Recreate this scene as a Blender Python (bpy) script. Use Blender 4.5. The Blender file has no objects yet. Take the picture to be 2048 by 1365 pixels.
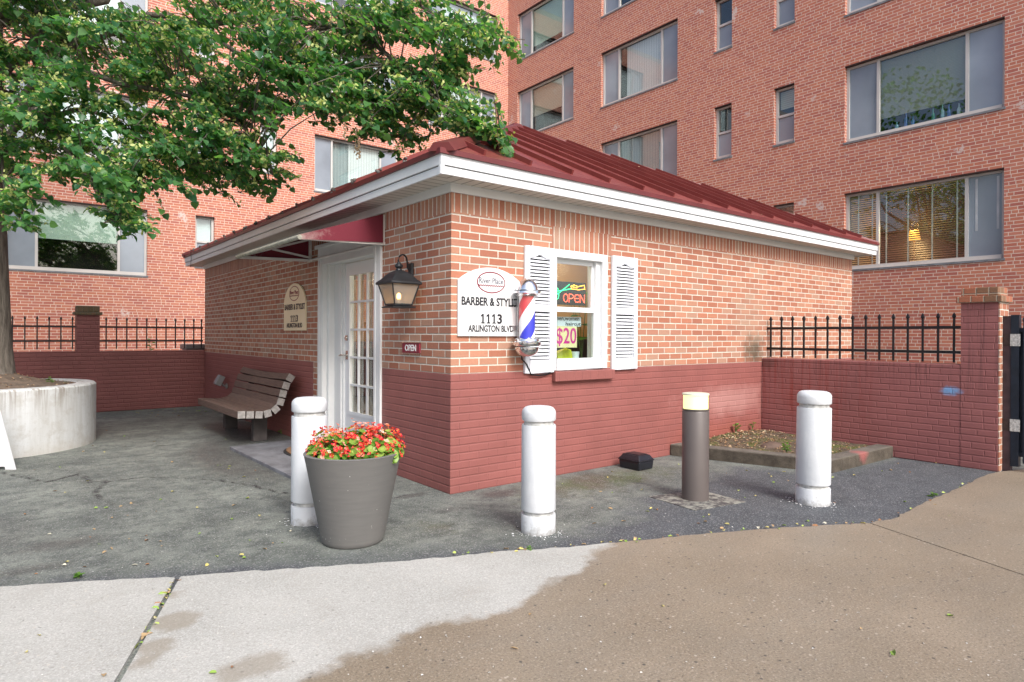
import bpy, bmesh, math, random
import numpy as np
from mathutils import Vector, Matrix
random.seed(7); rng = np.random.default_rng(7)
R = math.radians
scene = bpy.context.scene
COL = scene.collection

# ------------------------------------------------------------------ camera
CAM = np.array([-2.9589, -4.5544, 1.345]); FPX = 1282.95; YAW = R(51.5415); ROLL = R(0.2612); HY = 682.5 - 11.6
_fw = np.array([math.cos(YAW), math.sin(YAW), 0.]); _r = np.array([math.sin(YAW), -math.cos(YAW), 0.]); _u = np.array([0, 0, 1.])
_rt = _r*math.cos(ROLL) + _u*math.sin(ROLL); _up = _u*math.cos(ROLL) - _r*math.sin(ROLL)
cd = bpy.data.cameras.new('camera'); cam = bpy.data.objects.new('camera', cd); COL.objects.link(cam)
m = Matrix.Identity(4)
for i in range(3):
    m[i][0] = _rt[i]; m[i][1] = _up[i]; m[i][2] = -_fw[i]; m[i][3] = CAM[i]
cam.matrix_world = m
cd.sensor_width = 36; cd.lens = FPX/2048*36; cd.shift_y = -11.6/2048; cd.clip_end = 500; cd.clip_start = .05
scene.camera = cam
# ------------------------------------------------------------------ sky, sun, exposure
SUN_EL, SUN_AZ = R(43), R(190)      # azimuth: clockwise from +Y
sunvec = Vector((math.sin(SUN_AZ)*math.cos(SUN_EL), math.cos(SUN_AZ)*math.cos(SUN_EL), math.sin(SUN_EL)))
w = bpy.data.worlds.new('World'); scene.world = w; w.use_nodes = True
wn = w.node_tree; bg = wn.nodes['Background']; sk = wn.nodes.new('ShaderNodeTexSky')
sk.sky_type = 'NISHITA'; sk.sun_disc = False; sk.sun_elevation = SUN_EL; sk.sun_rotation = SUN_AZ
sk.dust_density = 4.0; sk.ozone_density = .6; sk.air_density = .8
wn.links.new(sk.outputs[0], bg.inputs[0]); bg.inputs[1].default_value = 0.15
sl = bpy.data.lights.new('sun', 'SUN'); sl.energy = 2.1; sl.angle = R(22); sl.color = (.97, .985, 1)
so = bpy.data.objects.new('sun', sl); COL.objects.link(so); so.rotation_euler = sunvec.to_track_quat('Z', 'Y').to_euler()
vs = scene.view_settings; vs.view_transform = 'Standard'; vs.look = 'None'; vs.gamma = 1; vs.exposure = 0.72
scene.cycles.max_bounces = 10; scene.cycles.transparent_max_bounces = 16; scene.cycles.diffuse_bounces = 5

def ray(u, v): return _fw + _rt*(u-1024)/FPX + _up*(HY-v)/FPX
def at_x(u, v, X): d = ray(u, v); return CAM + d*((X-CAM[0])/d[0])
def at_y(u, v, Y): d = ray(u, v); return CAM + d*((Y-CAM[1])/d[1])
def at_z(u, v, Z=0.): d = ray(u, v); return CAM + d*((Z-CAM[2])/d[2])
def at_d(u, v, D): return CAM + ray(u, v)*D

# ------------------------------------------------------------------ node helpers
class N:
    """small wrapper for building node trees"""
    def __init__(s, nt): s.nt = nt
    def node(s, t, **k):
        n = s.nt.nodes.new(t)
        for a, b in k.items(): setattr(n, a, b)
        return n
    def put(s, inp, v):
        if hasattr(v, 'is_output'): s.nt.links.new(v, inp)
        elif v is not None: inp.default_value = v
    def m(s, op, a, b=None, c=None, clamp=False):
        n = s.node('ShaderNodeMath', operation=op, use_clamp=clamp)
        s.put(n.inputs[0], a)
        if b is not None: s.put(n.inputs[1], b)
        if c is not None: s.put(n.inputs[2], c)
        return n.outputs[0]
    def mix(s, f, a, b, blend='MIX'):
        n = s.node('ShaderNodeMix', data_type='RGBA', blend_type=blend)
        s.put(n.inputs[0], f)
        for i, v in ((6, a), (7, b)):
            if isinstance(v, tuple) and len(v) == 3: v = v + (1,)
            s.put(n.inputs[i], v)
        return n.outputs[2]
    def ramp(s, f, stops, interp='LINEAR'):
        n = s.node('ShaderNodeValToRGB'); cr = n.color_ramp; cr.interpolation = interp
        while len(cr.elements) < len(stops): cr.elements.new(.5)
        for e, (p, c) in zip(cr.elements, stops):
            e.position = p; e.color = (c if len(c) == 4 else tuple(c)+(1,)) if not isinstance(c, float) else (c, c, c, 1)
        s.put(n.inputs[0], f); return n.outputs[0]
    def noise(s, vec, scale, detail=4, rough=.55, dist=0.):
        n = s.node('ShaderNodeTexNoise'); n.inputs['Scale'].default_value = scale; n.inputs['Detail'].default_value = detail
        n.inputs['Roughness'].default_value = rough; n.inputs['Distortion'].default_value = dist
        if vec is not None: s.put(n.inputs['Vector'], vec)
        return n.outputs[0]
    def rng(s, v, a, b, c=0., d=1.):
        n = s.node('ShaderNodeMapRange'); n.clamp = True
        s.put(n.inputs[0], v)
        for i, q in enumerate((a, b, c, d)): s.put(n.inputs[i+1], q)
        return n.outputs[0]
    def scale(s, vec, xyz):
        n = s.node('ShaderNodeVectorMath', operation='MULTIPLY'); s.put(n.inputs[0], vec); n.inputs[1].default_value = xyz; return n.outputs[0]
    def pos(s): return s.node('ShaderNodeNewGeometry').outputs['Position']
    def objc(s): return s.node('ShaderNodeTexCoord').outputs['Object']
    def attr(s, name): return s.node('ShaderNodeAttribute', attribute_name=name).outputs['Fac']
    def bump(s, h, strength, dist=.01):
        n = s.node('ShaderNodeBump'); n.inputs['Strength'].default_value = strength; n.inputs['Distance'].default_value = dist
        s.put(n.inputs['Height'], h); return n.outputs[0]
    def island(s): return s.node('ShaderNodeNewGeometry').outputs['Random Per Island']

def new_mat(name):
    mt = bpy.data.materials.new(name); mt.use_nodes = True
    n = N(mt.node_tree); b = mt.node_tree.nodes['Principled BSDF']
    return mt, n, b
MC = {}
def pm(name, col, rough=.6, var=.12, vscale=5., bump=0., bscale=90., metal=0., emit=None, estr=0., spec=.5, grain=0., gscale=300.):
    if name in MC: return MC[name]
    mt, n, b = new_mat(name)
    co = n.objc()
    f = n.noise(co, vscale, 5)
    c1 = tuple(min(1, c*(1+var)) for c in col); c0 = tuple(c*(1-var) for c in col)
    cc = n.mix(n.rng(f, .3, .7), c0, c1)
    if grain:
        g = n.noise(co, gscale, 2)
        cc = n.mix(n.rng(g, .35, .65, 0, grain), cc, tuple(c*.35 for c in col))
    n.put(b.inputs['Base Color'], cc)
    b.inputs['Roughness'].default_value = rough; b.inputs['Metallic'].default_value = metal
    b.inputs['Specular IOR Level'].default_value = spec
    if bump: n.put(b.inputs['Normal'], n.bump(n.noise(co, bscale, 4), bump, .01))
    if emit:
        b.inputs['Emission Color'].default_value = emit+(1,); b.inputs['Emission Strength'].default_value = estr
    MC[name] = mt; return mt

def glass_mat(name, tint=(.9, .95, .95), refl=1.0, rough=.0):
    if name in MC: return MC[name]
    mt, n, b = new_mat(name); nt = mt.node_tree; nt.nodes.remove(b)
    out = nt.nodes['Material Output']
    tr = n.node('ShaderNodeBsdfTransparent'); tr.inputs[0].default_value = tint+(1,)
    gl = n.node('ShaderNodeBsdfGlossy'); gl.inputs['Roughness'].default_value = rough; gl.inputs[0].default_value = (1, 1, 1, 1)
    lw = n.node('ShaderNodeLayerWeight'); lw.inputs[0].default_value = .5
    f = n.m('MULTIPLY', n.m('ADD', .045, n.m('MULTIPLY', .95, n.m('POWER', lw.outputs['Facing'], 5.))), 1.7*refl, clamp=True)
    mx = n.node('ShaderNodeMixShader'); nt.links.new(f, mx.inputs[0]); nt.links.new(tr.outputs[0], mx.inputs[1]); nt.links.new(gl.outputs[0], mx.inputs[2])
    nt.links.new(mx.outputs[0], out.inputs[0]); MC[name] = mt; return mt

def brick_mat(name, cols, mortar, h=.0677, w=.2032, mw=.010, bond='half', paint=None, corner=.1016, tone=.25,
              stains=(), u0=0., z0=0., ragged=.002, bump=.6, headers=0., extra=None, mvar=.15):
    """brickwork from world position. bond: half / random / stack; paint: colour of a coat over bricks and joints"""
    mt, n, b = new_mat(name)
    ge = n.node('ShaderNodeNewGeometry'); P = ge.outputs['Position']
    sx = n.node('ShaderNodeSeparateXYZ'); n.put(sx.inputs[0], P)
    sn = n.node('ShaderNodeSeparateXYZ'); n.put(sn.inputs[0], ge.outputs['True Normal'])
    u = n.m('ADD', sx.outputs[0], sx.outputs[1])
    u = n.m('ADD', u, n.m('MULTIPLY', n.m('ROUND', n.m('ABSOLUTE', sn.outputs[0])), corner))
    u = n.m('ADD', u, 50.0+u0); z = n.m('ADD', sx.outputs[2], 20*h - z0)
    row = n.m('FLOOR', n.m('DIVIDE', z, h)); rf = n.m('FRACT', n.m('DIVIDE', z, h))
    wn_ = n.node('ShaderNodeTexWhiteNoise', noise_dimensions='1D'); n.put(wn_.inputs['W'], row)
    if bond == 'half': off = n.m('MULTIPLY', n.m('MODULO', row, 2.), .5)
    elif bond == 'random': off = n.m('ADD', n.m('MULTIPLY', n.m('MODULO', row, 2.), .5), n.m('MULTIPLY', wn_.outputs[0], .42))
    else: off = 0.
    c = n.m('ADD', n.m('DIVIDE', u, w), off)
    cid = n.m('FLOOR', c); cf = n.m('FRACT', c)
    dx = n.m('MULTIPLY', n.m('MINIMUM', cf, n.m('SUBTRACT', 1., cf)), w)
    if headers:
        v1 = n.node('ShaderNodeCombineXYZ'); n.put(v1.inputs[0], cid); n.put(v1.inputs[1], row)
        wh = n.node('ShaderNodeTexWhiteNoise', noise_dimensions='2D'); n.put(wh.inputs['Vector'], v1.outputs[0])
        has = n.m('LESS_THAN', wh.outputs[0], headers)
        mid = n.m('ADD', n.m('MULTIPLY', n.m('ABSOLUTE', n.m('SUBTRACT', cf, .5)), w), n.m('MULTIPLY', n.m('SUBTRACT', 1., has), 1.))
        dx = n.m('MINIMUM', dx, mid)
        cid = n.m('ADD', cid, n.m('MULTIPLY', has, n.m('MULTIPLY', n.m('GREATER_THAN', cf, .5), .37)))
    if paint: dx = n.m('ADD', dx, .0028)
    dz = n.m('MULTIPLY', n.m('MINIMUM', rf, n.m('SUBTRACT', 1., rf)), h)
    d = n.m('MINIMUM', dx, dz)
    d = n.m('ADD', d, n.m('MULTIPLY', n.m('SUBTRACT', n.noise(P, 60., 3), .5), ragged*2.4))
    brick = n.rng(d, mw/2-.0012, mw/2+.0022)
    v2 = n.node('ShaderNodeCombineXYZ'); n.put(v2.inputs[0], cid); n.put(v2.inputs[1], row)
    wr = n.node('ShaderNodeTexWhiteNoise', noise_dimensions='2D'); n.put(wr.inputs['Vector'], v2.outputs[0])
    k = len(cols)
    bc = n.ramp(wr.outputs[0], [((i+.0)/k, cc) for i, cc in enumerate(cols)], 'CONSTANT')
    big = n.noise(P, .55, 3); fine = n.noise(P, 45., 5, .65)
    bc = n.mix(n.rng(fine, .3, .75, 0., tone), bc, n.mix(1., bc, (.45, .4, .38), 'MULTIPLY'))
    bc = n.mix(n.rng(n.noise(P, 110., 2), .62, .75, 0, .25), bc, (.5, .34, .26))
    mc = n.mix(n.rng(n.noise(P, 9., 4), .3, .7), tuple(q*(1-mvar) for q in mortar), tuple(min(1, q*(1+mvar)) for q in mortar))
    if paint:
        pc = n.mix(n.rng(n.noise(P, 2.2, 5), .3, .7), tuple(q*.9 for q in paint), tuple(q*1.1 for q in paint))
        pc = n.mix(n.m('MULTIPLY', wr.outputs[0], .10), pc, (.10, .035, .03))
        chips = n.rng(n.noise(P, 22., 6, .75), .69, .72)
        pc = n.mix(n.m('MULTIPLY', chips, .55), pc, (.22, .11, .085))
        col = n.mix(n.m('MULTIPLY', n.m('SUBTRACT', 1., brick), .12), pc, (.08, .025, .022))
        rough = .5
    else:
        col = n.mix(brick, mc, bc); rough = .85
    col = n.mix(n.rng(big, .3, .75, 0., .22), col, n.mix(1., col, (.72, .66, .62), 'MULTIPLY'))
    if extra: col = extra(n, P, sx, col)
    for (ctr, rad, scol, st, nsc) in stains:
        vm = n.node('ShaderNodeVectorMath', operation='SUBTRACT'); n.put(vm.inputs[0], P); vm.inputs[1].default_value = ctr
        dv = n.scale(vm.outputs[0], (1/rad[0], 1/rad[1], 1/rad[2]))
        ln = n.node('ShaderNodeVectorMath', operation='LENGTH'); n.put(ln.inputs[0], dv)
        ff = n.m('ADD', ln.outputs['Value'], n.m('MULTIPLY', n.m('SUBTRACT', n.noise(P, nsc, 5, .65), .5), 1.6))
        col = n.mix(n.rng(ff, 1.05, .25, 0., st), col, scol)
    n.put(b.inputs['Base Color'], col); b.inputs['Roughness'].default_value = rough
    b.inputs['Specular IOR Level'].default_value = .3
    hgt = n.m('ADD', n.m('MULTIPLY', n.rng(d, 0., mw*.9), 1.), n.m('MULTIPLY', fine, .35))
    n.put(b.inputs['Normal'], n.bump(hgt, bump, .006))
    return mt

# ------------------------------------------------------------------ mesh helpers
class Face:
    """a wall face: a = along (to the right seen from outside), o = outward, z = up"""
    def __init__(s, origin, right, out): s.O, s.R, s.N = Vector(origin), Vector(right), Vector(out)
    def p(s, a, o, z): return s.O + s.R*a + s.N*o + Vector((0, 0, z))
FR = Face((0, 0, 0), (1, 0, 0), (0, -1, 0))       # window wall of the shop, a = x
FL = Face((0, 0, 0), (0, -1, 0), (-1, 0, 0))      # door wall of the shop, a = -y
WORLD = Face((0, 0, 0), (1, 0, 0), (0, -1, 0))
X1, Y1 = 11.8, 14.33
AR = Face((X1, 0, 0), (0, -1, 0), (-1, 0, 0))     # right wing, a = -y
AL = Face((0, Y1, 0), (1, 0, 0), (0, -1, 0))      # left wing, a = x

class MB:
    def __init__(s): s.v = []; s.f = []
    def add(s, vs, fs):
        k = len(s.v); s.v += [tuple(q) for q in vs]; s.f += [tuple(i+k for i in f) for f in fs]; return s
    def box(s, F, a0, a1, o0, o1, z0, z1):
        P = [F.p(a, o, z) for z in (z0, z1) for a, o in ((a0, o1), (a1, o1), (a1, o0), (a0, o0))]
        return s.add(P, [(3, 2, 1, 0), (4, 5, 6, 7), (0, 1, 5, 4), (1, 2, 6, 5), (2, 3, 7, 6), (3, 0, 4, 7)])
    def wbox(s, x0, x1, y0, y1, z0, z1): return s.box(WORLD, x0, x1, -y1, -y0, z0, z1)
    def obox(s, c, ax, ay, az, sx, sy, sz):
        c, ax, ay, az = map(Vector, (c, ax, ay, az)); P = []
        for z in (-1, 1):
            for x, y in ((-1, -1), (1, -1), (1, 1), (-1, 1)): P.append(c+ax*x*sx/2+ay*y*sy/2+az*z*sz/2)
        return s.add(P, [(3, 2, 1, 0), (4, 5, 6, 7), (0, 1, 5, 4), (1, 2, 6, 5), (2, 3, 7, 6), (3, 0, 4, 7)])
    def quad(s, *p): return s.add(p, [tuple(range(len(p)))])
    def prism(s, F, pts, o0, o1):
        """outline (a,z), counter-clockwise seen from outside; extruded from o0 (back) to o1 (front)"""
        k = len(pts)
        return s.add([F.p(a, o1, z) for a, z in pts]+[F.p(a, o0, z) for a, z in pts],
                     [tuple(range(k)), tuple(range(2*k-1, k-1, -1))]+[(i, k+i, k+(i+1) % k, (i+1) % k) for i in range(k)])
    def slab(s, pts, z0, z1):
        k = len(pts)
        return s.add([(x, y, z1) for x, y in pts]+[(x, y, z0) for x, y in pts],
                     [tuple(range(k)), tuple(range(2*k-1, k-1, -1))]+[(i, k+i, k+(i+1) % k, (i+1) % k) for i in range(k)])
    def lathe(s, prof, c=(0, 0, 0), seg=40, close=True):
        n_ = len(prof); V = []; Fc = []
        for r, z in prof:
            for i in range(seg):
                a = 2*math.pi*i/seg; V.append((c[0]+r*math.cos(a), c[1]+r*math.sin(a), c[2]+z))
        for j in range(n_-1):
            for i in range(seg):
                i2 = (i+1) % seg; Fc.append((j*seg+i, j*seg+i2, (j+1)*seg+i2, (j+1)*seg+i))
        if close:
            Fc.append(tuple(range(seg-1, -1, -1))); Fc.append(tuple((n_-1)*seg+i for i in range(seg)))
        return s.add(V, Fc)
    def tube(s, pts, r, seg=8):
        pts = [Vector(p) for p in pts]; rs = r if hasattr(r, '__len__') else [r]*len(pts)
        V = []; Fc = []; ref = Vector((0.31, .17, .93))
        for i, p in enumerate(pts):
            t = (pts[min(i+1, len(pts)-1)]-pts[max(i-1, 0)]).normalized()
            x = t.cross(ref); x = x.normalized() if x.length > 1e-4 else Vector((1, 0, 0)); y = t.cross(x)
            for k in range(seg):
                a = 2*math.pi*k/seg; V.append(p+(x*math.cos(a)+y*math.sin(a))*rs[i])
        for i in range(len(pts)-1):
            for k in range(seg):
                k2 = (k+1) % seg; Fc.append((i*seg+k, i*seg+k2, (i+1)*seg+k2, (i+1)*seg+k))
        Fc.append(tuple(range(seg-1, -1, -1))); Fc.append(tuple((len(pts)-1)*seg+k for k in range(seg)))
        return s.add(V, Fc)
    def ball(s, c, r, seg=16, ring=10, sq=(1, 1, 1)):
        V = []; Fc = []
        for j in range(ring+1):
            t = math.pi*j/ring
            for i in range(seg):
                a = 2*math.pi*i/seg
                V.append((c[0]+r*sq[0]*math.sin(t)*math.cos(a), c[1]+r*sq[1]*math.sin(t)*math.sin(a), c[2]-r*sq[2]*math.cos(t)))
        for j in range(ring):
            for i in range(seg):
                i2 = (i+1) % seg; Fc.append((j*seg+i, j*seg+i2, (j+1)*seg+i2, (j+1)*seg+i))
        return s.add(V, Fc)
    def build(s, name, mat, parent=None, smooth=None, bevel=0., seg=2):
        me = bpy.data.meshes.new(name)
        V = s.v
        if parent is not None:
            inv = parent.matrix_world.inverted() if parent.parent is None else parent.matrix_world.inverted()
            pl = parent.get('_loc'); off = Vector(pl) if pl else Vector((0, 0, 0))
            V = [(a-off[0], b-off[1], c-off[2]) for a, b, c in s.v]
        me.from_pydata(V, [], s.f); me.update()
        bm = bmesh.new(); bm.from_mesh(me); bmesh.ops.remove_doubles(bm, verts=bm.verts, dist=1e-6); bm.to_mesh(me); bm.free()
        o = bpy.data.objects.new(name, me); COL.objects.link(o); me.materials.append(mat)
        if parent is not None:
            o.parent = parent; o['_loc'] = parent['_loc']
        else: o['_loc'] = (0., 0., 0.)
        if smooth is not None:
            me.shade_smooth(); me.set_sharp_from_angle(angle=R(smooth))
        if bevel:
            bv = o.modifiers.new('bevel', 'BEVEL'); bv.width = bevel; bv.segments = seg; bv.limit_method = 'ANGLE'; bv.angle_limit = R(35)
        return o

def tag(o, label=None, cat=None, group=None, kind=None):
    if label: o['label'] = label
    if cat: o['category'] = cat
    if group: o['group'] = group
    if kind: o['kind'] = kind
    return o
def thing(name, label, cat, loc=(0, 0, 0), group=None):
    o = bpy.data.objects.new(name, None); COL.objects.link(o); o.location = loc; o.empty_display_size = .2
    o['_loc'] = tuple(float(q) for q in loc); tag(o, label, cat, group); return o
def np_mesh(name, V, F4, mat, parent=None, smooth=False):
    """V (n,3), F4 (m,k) arrays"""
    me = bpy.data.meshes.new(name); V = np.asarray(V, np.float32); F4 = np.asarray(F4, np.int32)
    if parent is not None: V = V - np.array(parent['_loc'], np.float32)
    k = F4.shape[1]
    me.vertices.add(len(V)); me.vertices.foreach_set('co', V.ravel())
    me.loops.add(F4.size); me.loops.foreach_set('vertex_index', F4.ravel())
    me.polygons.add(len(F4)); me.polygons.foreach_set('loop_start', np.arange(0, F4.size, k, dtype=np.int32))
    me.update(calc_edges=True); me.validate()
    if smooth: me.shade_smooth()
    o = bpy.data.objects.new(name, me); COL.objects.link(o); me.materials.append(mat)
    if parent is not None: o.parent = parent; o['_loc'] = parent['_loc']
    else: o['_loc'] = (0., 0., 0.)
    return o
def copy_tree(o, loc, **k):
    r = o.copy(); COL.objects.link(r); r.location = loc
    for ch in list(o.children):
        c = ch.copy(); COL.objects.link(c); c.parent = r
        for g in list(ch.children):
            d = g.copy(); COL.objects.link(d); d.parent = c
    tag(r, **k); return r

def text_mesh(body, F, a0, a1, z0, z1, o, name, mat, parent, bold=0., extr=.002, shear=0.):
    """lettering fitted into the rectangle a0..a1, z0..z1 of a wall face"""
    cu = bpy.data.curves.new('lettering', 'FONT'); cu.body = body; cu.size = 1; cu.offset = bold; cu.shear = shear; cu.resolution_u = 4
    cu.align_x = 'LEFT'; ob = bpy.data.objects.new('tmp', cu); COL.objects.link(ob)
    dg = bpy.context.evaluated_depsgraph_get(); me = bpy.data.meshes.new_from_object(ob.evaluated_get(dg))
    bpy.data.objects.remove(ob); bpy.data.curves.remove(cu)
    co = np.array([v.co[:] for v in me.vertices]); fs = [tuple(p.vertices) for p in me.polygons]; bpy.data.meshes.remove(me)
    mn, mx = co.min(0), co.max(0)
    b = MB()
    A = a0+(co[:, 0]-mn[0])/(mx[0]-mn[0])*(a1-a0); Z = z0+(co[:, 1]-mn[1])/(mx[1]-mn[1])*(z1-z0)
    b.add([F.p(a, o, z) for a, z in zip(A, Z)], fs)
    ob = b.build(name, mat, parent)
    bm = bmesh.new(); bm.from_mesh(ob.data); bmesh.ops.recalc_face_normals(bm, faces=bm.faces)
    if bm.faces and sum((f.normal.dot(F.N)) for f in bm.faces) < 0: bmesh.ops.reverse_faces(bm, faces=bm.faces)
    r = bmesh.ops.extrude_face_region(bm, geom=list(bm.faces)); 
    bmesh.ops.translate(bm, vec=-F.N*extr, verts=[g for g in r['geom'] if isinstance(g, bmesh.types.BMVert)])
    bmesh.ops.recalc_face_normals(bm, faces=bm.faces); bm.to_mesh(ob.data); bm.free()
    return ob

def panel(b, F, a0, a1, z0, z1, t, openings=(), inner=True, ends=False):
    """wall panel between o=0 and o=-t with rectangular openings (a0,a1,z0,z1)"""
    A = sorted({a0, a1, *[min(max(q, a0), a1) for o in openings for q in o[:2]]}); Z = sorted({z0, z1, *[min(max(q, z0), z1) for o in openings for q in o[2:]]})
    def hole(a, z): return any(o[0] < a < o[1] and o[2] < z < o[3] for o in openings)
    na, nz = len(A)-1, len(Z)-1
    H = [[hole((A[i]+A[i+1])/2, (Z[j]+Z[j+1])/2) for j in range(nz)] for i in range(na)]
    for i in range(na):
        for j in range(nz):
            if H[i][j]: continue
            l, r_, bo, to = A[i], A[i+1], Z[j], Z[j+1]
            b.quad(F.p(l, 0, bo), F.p(r_, 0, bo), F.p(r_, 0, to), F.p(l, 0, to))
            if inner: b.quad(F.p(r_, -t, bo), F.p(l, -t, bo), F.p(l, -t, to), F.p(r_, -t, to))
            def open_(ii, jj):
                if 0 <= ii < na and 0 <= jj < nz: return H[ii][jj]
                return ends
            if open_(i+1, j): b.quad(F.p(r_, 0, bo), F.p(r_, -t, bo), F.p(r_, -t, to), F.p(r_, 0, to))
            if open_(i-1, j): b.quad(F.p(l, -t, bo), F.p(l, 0, bo), F.p(l, 0, to), F.p(l, -t, to))
            if open_(i, j+1): b.quad(F.p(l, 0, to), F.p(r_, 0, to), F.p(r_, -t, to), F.p(l, -t, to))
            if open_(i, j-1): b.quad(F.p(l, -t, bo), F.p(r_, -t, bo), F.p(r_, 0, bo), F.p(l, 0, bo))
    return b

def arc_pts(cx, cz, rx, rz, t0, t1, n): return [(cx+rx*math.cos(R(t0+(t1-t0)*i/n)), cz+rz*math.sin(R(t0+(t1-t0)*i/n))) for i in range(n+1)]

def seg_dist(P, A, B):
    d = B-A; t = np.clip(((P-A)@d)/(d@d), 0, 1); return np.linalg.norm(P-(A+t[:, None]*d), axis=1)
def poly_sdf(P, poly):
    poly = np.array(poly, float); D = np.full(len(P), 1e9); ins = np.zeros(len(P), bool); k = len(poly)
    for i in range(k):
        A, B = poly[i], poly[(i+1) % k]; D = np.minimum(D, seg_dist(P, A, B))
        c = ((A[1] > P[:, 1]) != (B[1] > P[:, 1])) & (P[:, 0] < (B[0]-A[0])*(P[:, 1]-A[1])/(B[1]-A[1]+1e-12)+A[0]); ins ^= c
    return np.where(ins, D, -D)
def set_attr(o, name, vals):
    a = o.data.attributes.new(name, 'FLOAT', 'POINT'); a.data.foreach_set('value', np.asarray(vals, np.float32))

# ================================================================== THE GROUND
# asphalt: a fine sheet round the shop and a wide ring to the horizon, one mesh
gx0, gx1, gy0, gy1, gs = -6.0, 8.0, -6.0, 15.0, .06
xs = np.arange(gx0, gx1+1e-6, gs); ys = np.arange(gy0, gy1+1e-6, gs); nx, ny = len(xs), len(ys)
gx1, gy1 = xs[-1], ys[-1]
GX, GY = np.meshgrid(xs, ys, indexing='ij'); V = np.c_[GX.ravel(), GY.ravel(), np.zeros(nx*ny)]
i, j = np.meshgrid(np.arange(nx-1), np.arange(ny-1), indexing='ij'); i = i.ravel(); j = j.ravel()
F4 = np.c_[i*ny+j, (i+1)*ny+j, (i+1)*ny+j+1, i*ny+j+1]
k = len(V); W_ = 150
V = np.r_[V, [(-W_, -W_, 0), (W_, -W_, 0), (W_, W_, 0), (-W_, W_, 0)]]
c00, c10, c11, c01 = 0, (nx-1)*ny, (nx-1)*ny+ny-1, ny-1
F4 = np.r_[F4, [(k, k+1, c10, c00), (k+1, k+2, c11, c10), (k+2, k+3, c01, c11), (k+3, k, c00, c01)]]
mt, n, b = new_mat('asphalt')
P = n.pos(); nz = n.noise(P, 3.2, 6, .62)
fresh = n.attr('fresh'); moss = n.attr('moss'); damp_shade = n.attr('damp_shade')
speck = n.noise(P, 105., 4, .68); agg = n.node('ShaderNodeTexVoronoi'); agg.inputs['Scale'].default_value = 130.; n.put(agg.inputs['Vector'], P)
old = n.mix(n.rng(n.noise(P, 1.6, 6, .72), .36, .64), (.080, .090, .081), (.205, .222, .192))
old = n.mix(n.rng(n.noise(n.scale(P, (1, 1.1, 1)), 7., 6, .78), .47, .60, 0, .7), old, (.060, .067, .062))
new = n.mix(n.rng(n.noise(P, 5., 4), .3, .7), (.044, .049, .056), (.074, .080, .089))
fm = n.rng(n.m('ADD', fresh, n.m('MULTIPLY', n.m('SUBTRACT', nz, .5), .9)), -.10, .16)
col = n.mix(fm, old, new)
mm = n.rng(n.m('ADD', moss, n.m('MULTIPLY', n.m('SUBTRACT', n.noise(P, 4.5, 6, .7), .5), 1.5)), -.1, .45)
col = n.mix(n.m('MULTIPLY', mm, .75), col, n.mix(n.rng(n.noise(P, 2.1, 3), .4, .6), (.075, .10, .022), (.085, .062, .032)))
dm = n.rng(n.m('ADD', damp_shade, n.m('MULTIPLY', n.m('SUBTRACT', n.noise(P, 2.5, 5), .5), .8)), -.2, .25)
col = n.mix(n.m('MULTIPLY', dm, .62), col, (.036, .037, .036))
crk = n.rng(n.attr('crack'), .013, .004)
col = n.mix(n.m('MULTIPLY', crk, n.rng(n.noise(P, 9., 3), .36, .48, .2, .95)), col, (.014, .013, .012))
col = n.mix(n.rng(speck, .54, .70, 0, .65), col, (.30, .32, .31))
col = n.mix(n.rng(speck, .46, .34, 0, .7), col, (.015, .016, .018))
vc = n.node('ShaderNodeSeparateColor'); n.put(vc.inputs[0], agg.outputs['Color'])
col = n.mix(n.rng(vc.outputs[0], .86, .95, 0, .5), col, (.33, .33, .32))
n.put(b.inputs['Base Color'], col)
n.put(b.inputs['Roughness'], n.mix(dm, (.78, .78, .78), (.5, .5, .5)))
n.put(b.inputs['Normal'], n.bump(n.m('ADD', n.m('MULTIPLY', agg.outputs['Distance'], .8), n.noise(P, 60., 4)), .55, .006))
ground = np_mesh('ground', V, F4, mt); tag(ground, 'worn dark asphalt of the courtyard round the brick shop', 'asphalt', kind='structure')
P2 = V[:, :2]
fresh_poly = [(-.35, -1.36), (-.12, -1.39), (.23, -1.42), (.63, -1.34), (1.17, -1.12), (1.51, -1.06), (2.16, -.95), (2.9, -.78), (3.3, -1.5), (4.9, -1.6), (6, -2.2), (5, -2.75), (2.29, -2.85), (1, -2.4), (-.4, -1.75), (-3.2, -.45), (-3.2, -.12), (-2.2, -.48), (-1.4, -.9)]
set_attr(ground, 'fresh', np.clip(poly_sdf(P2, fresh_poly), -1, 1))
d1 = np.maximum(0, -P2[:, 1])/.55; moss = np.where((P2[:, 0] > -.1) & (P2[:, 0] < 3.3), np.exp(-((P2[:, 0]-1.35)/1.15)**2)*np.exp(-((-P2[:, 1]-.42)/.38)**2), 0)
moss = np.maximum(moss, .55*np.exp(-((P2[:, 0]+.6)/.35)**2-((P2[:, 1]+.75)/.3)**2))
set_attr(ground, 'moss', moss-.5)
damp_shade = np.exp(-((P2[:, 0]+.95)/.55)**2-((P2[:, 1]-2.6)/1.5)**2) + .9*np.exp(-((P2[:, 0]+.35)/.5)**2-((P2[:, 1]-4.5)/2.2)**2)+.6*np.exp(-((P2[:, 0]+3.1)/.5)**2-((P2[:, 1]-1.0)/.9)**2)  # shade painted round doorstep, bench and left asphalt; damp spots follow
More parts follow.
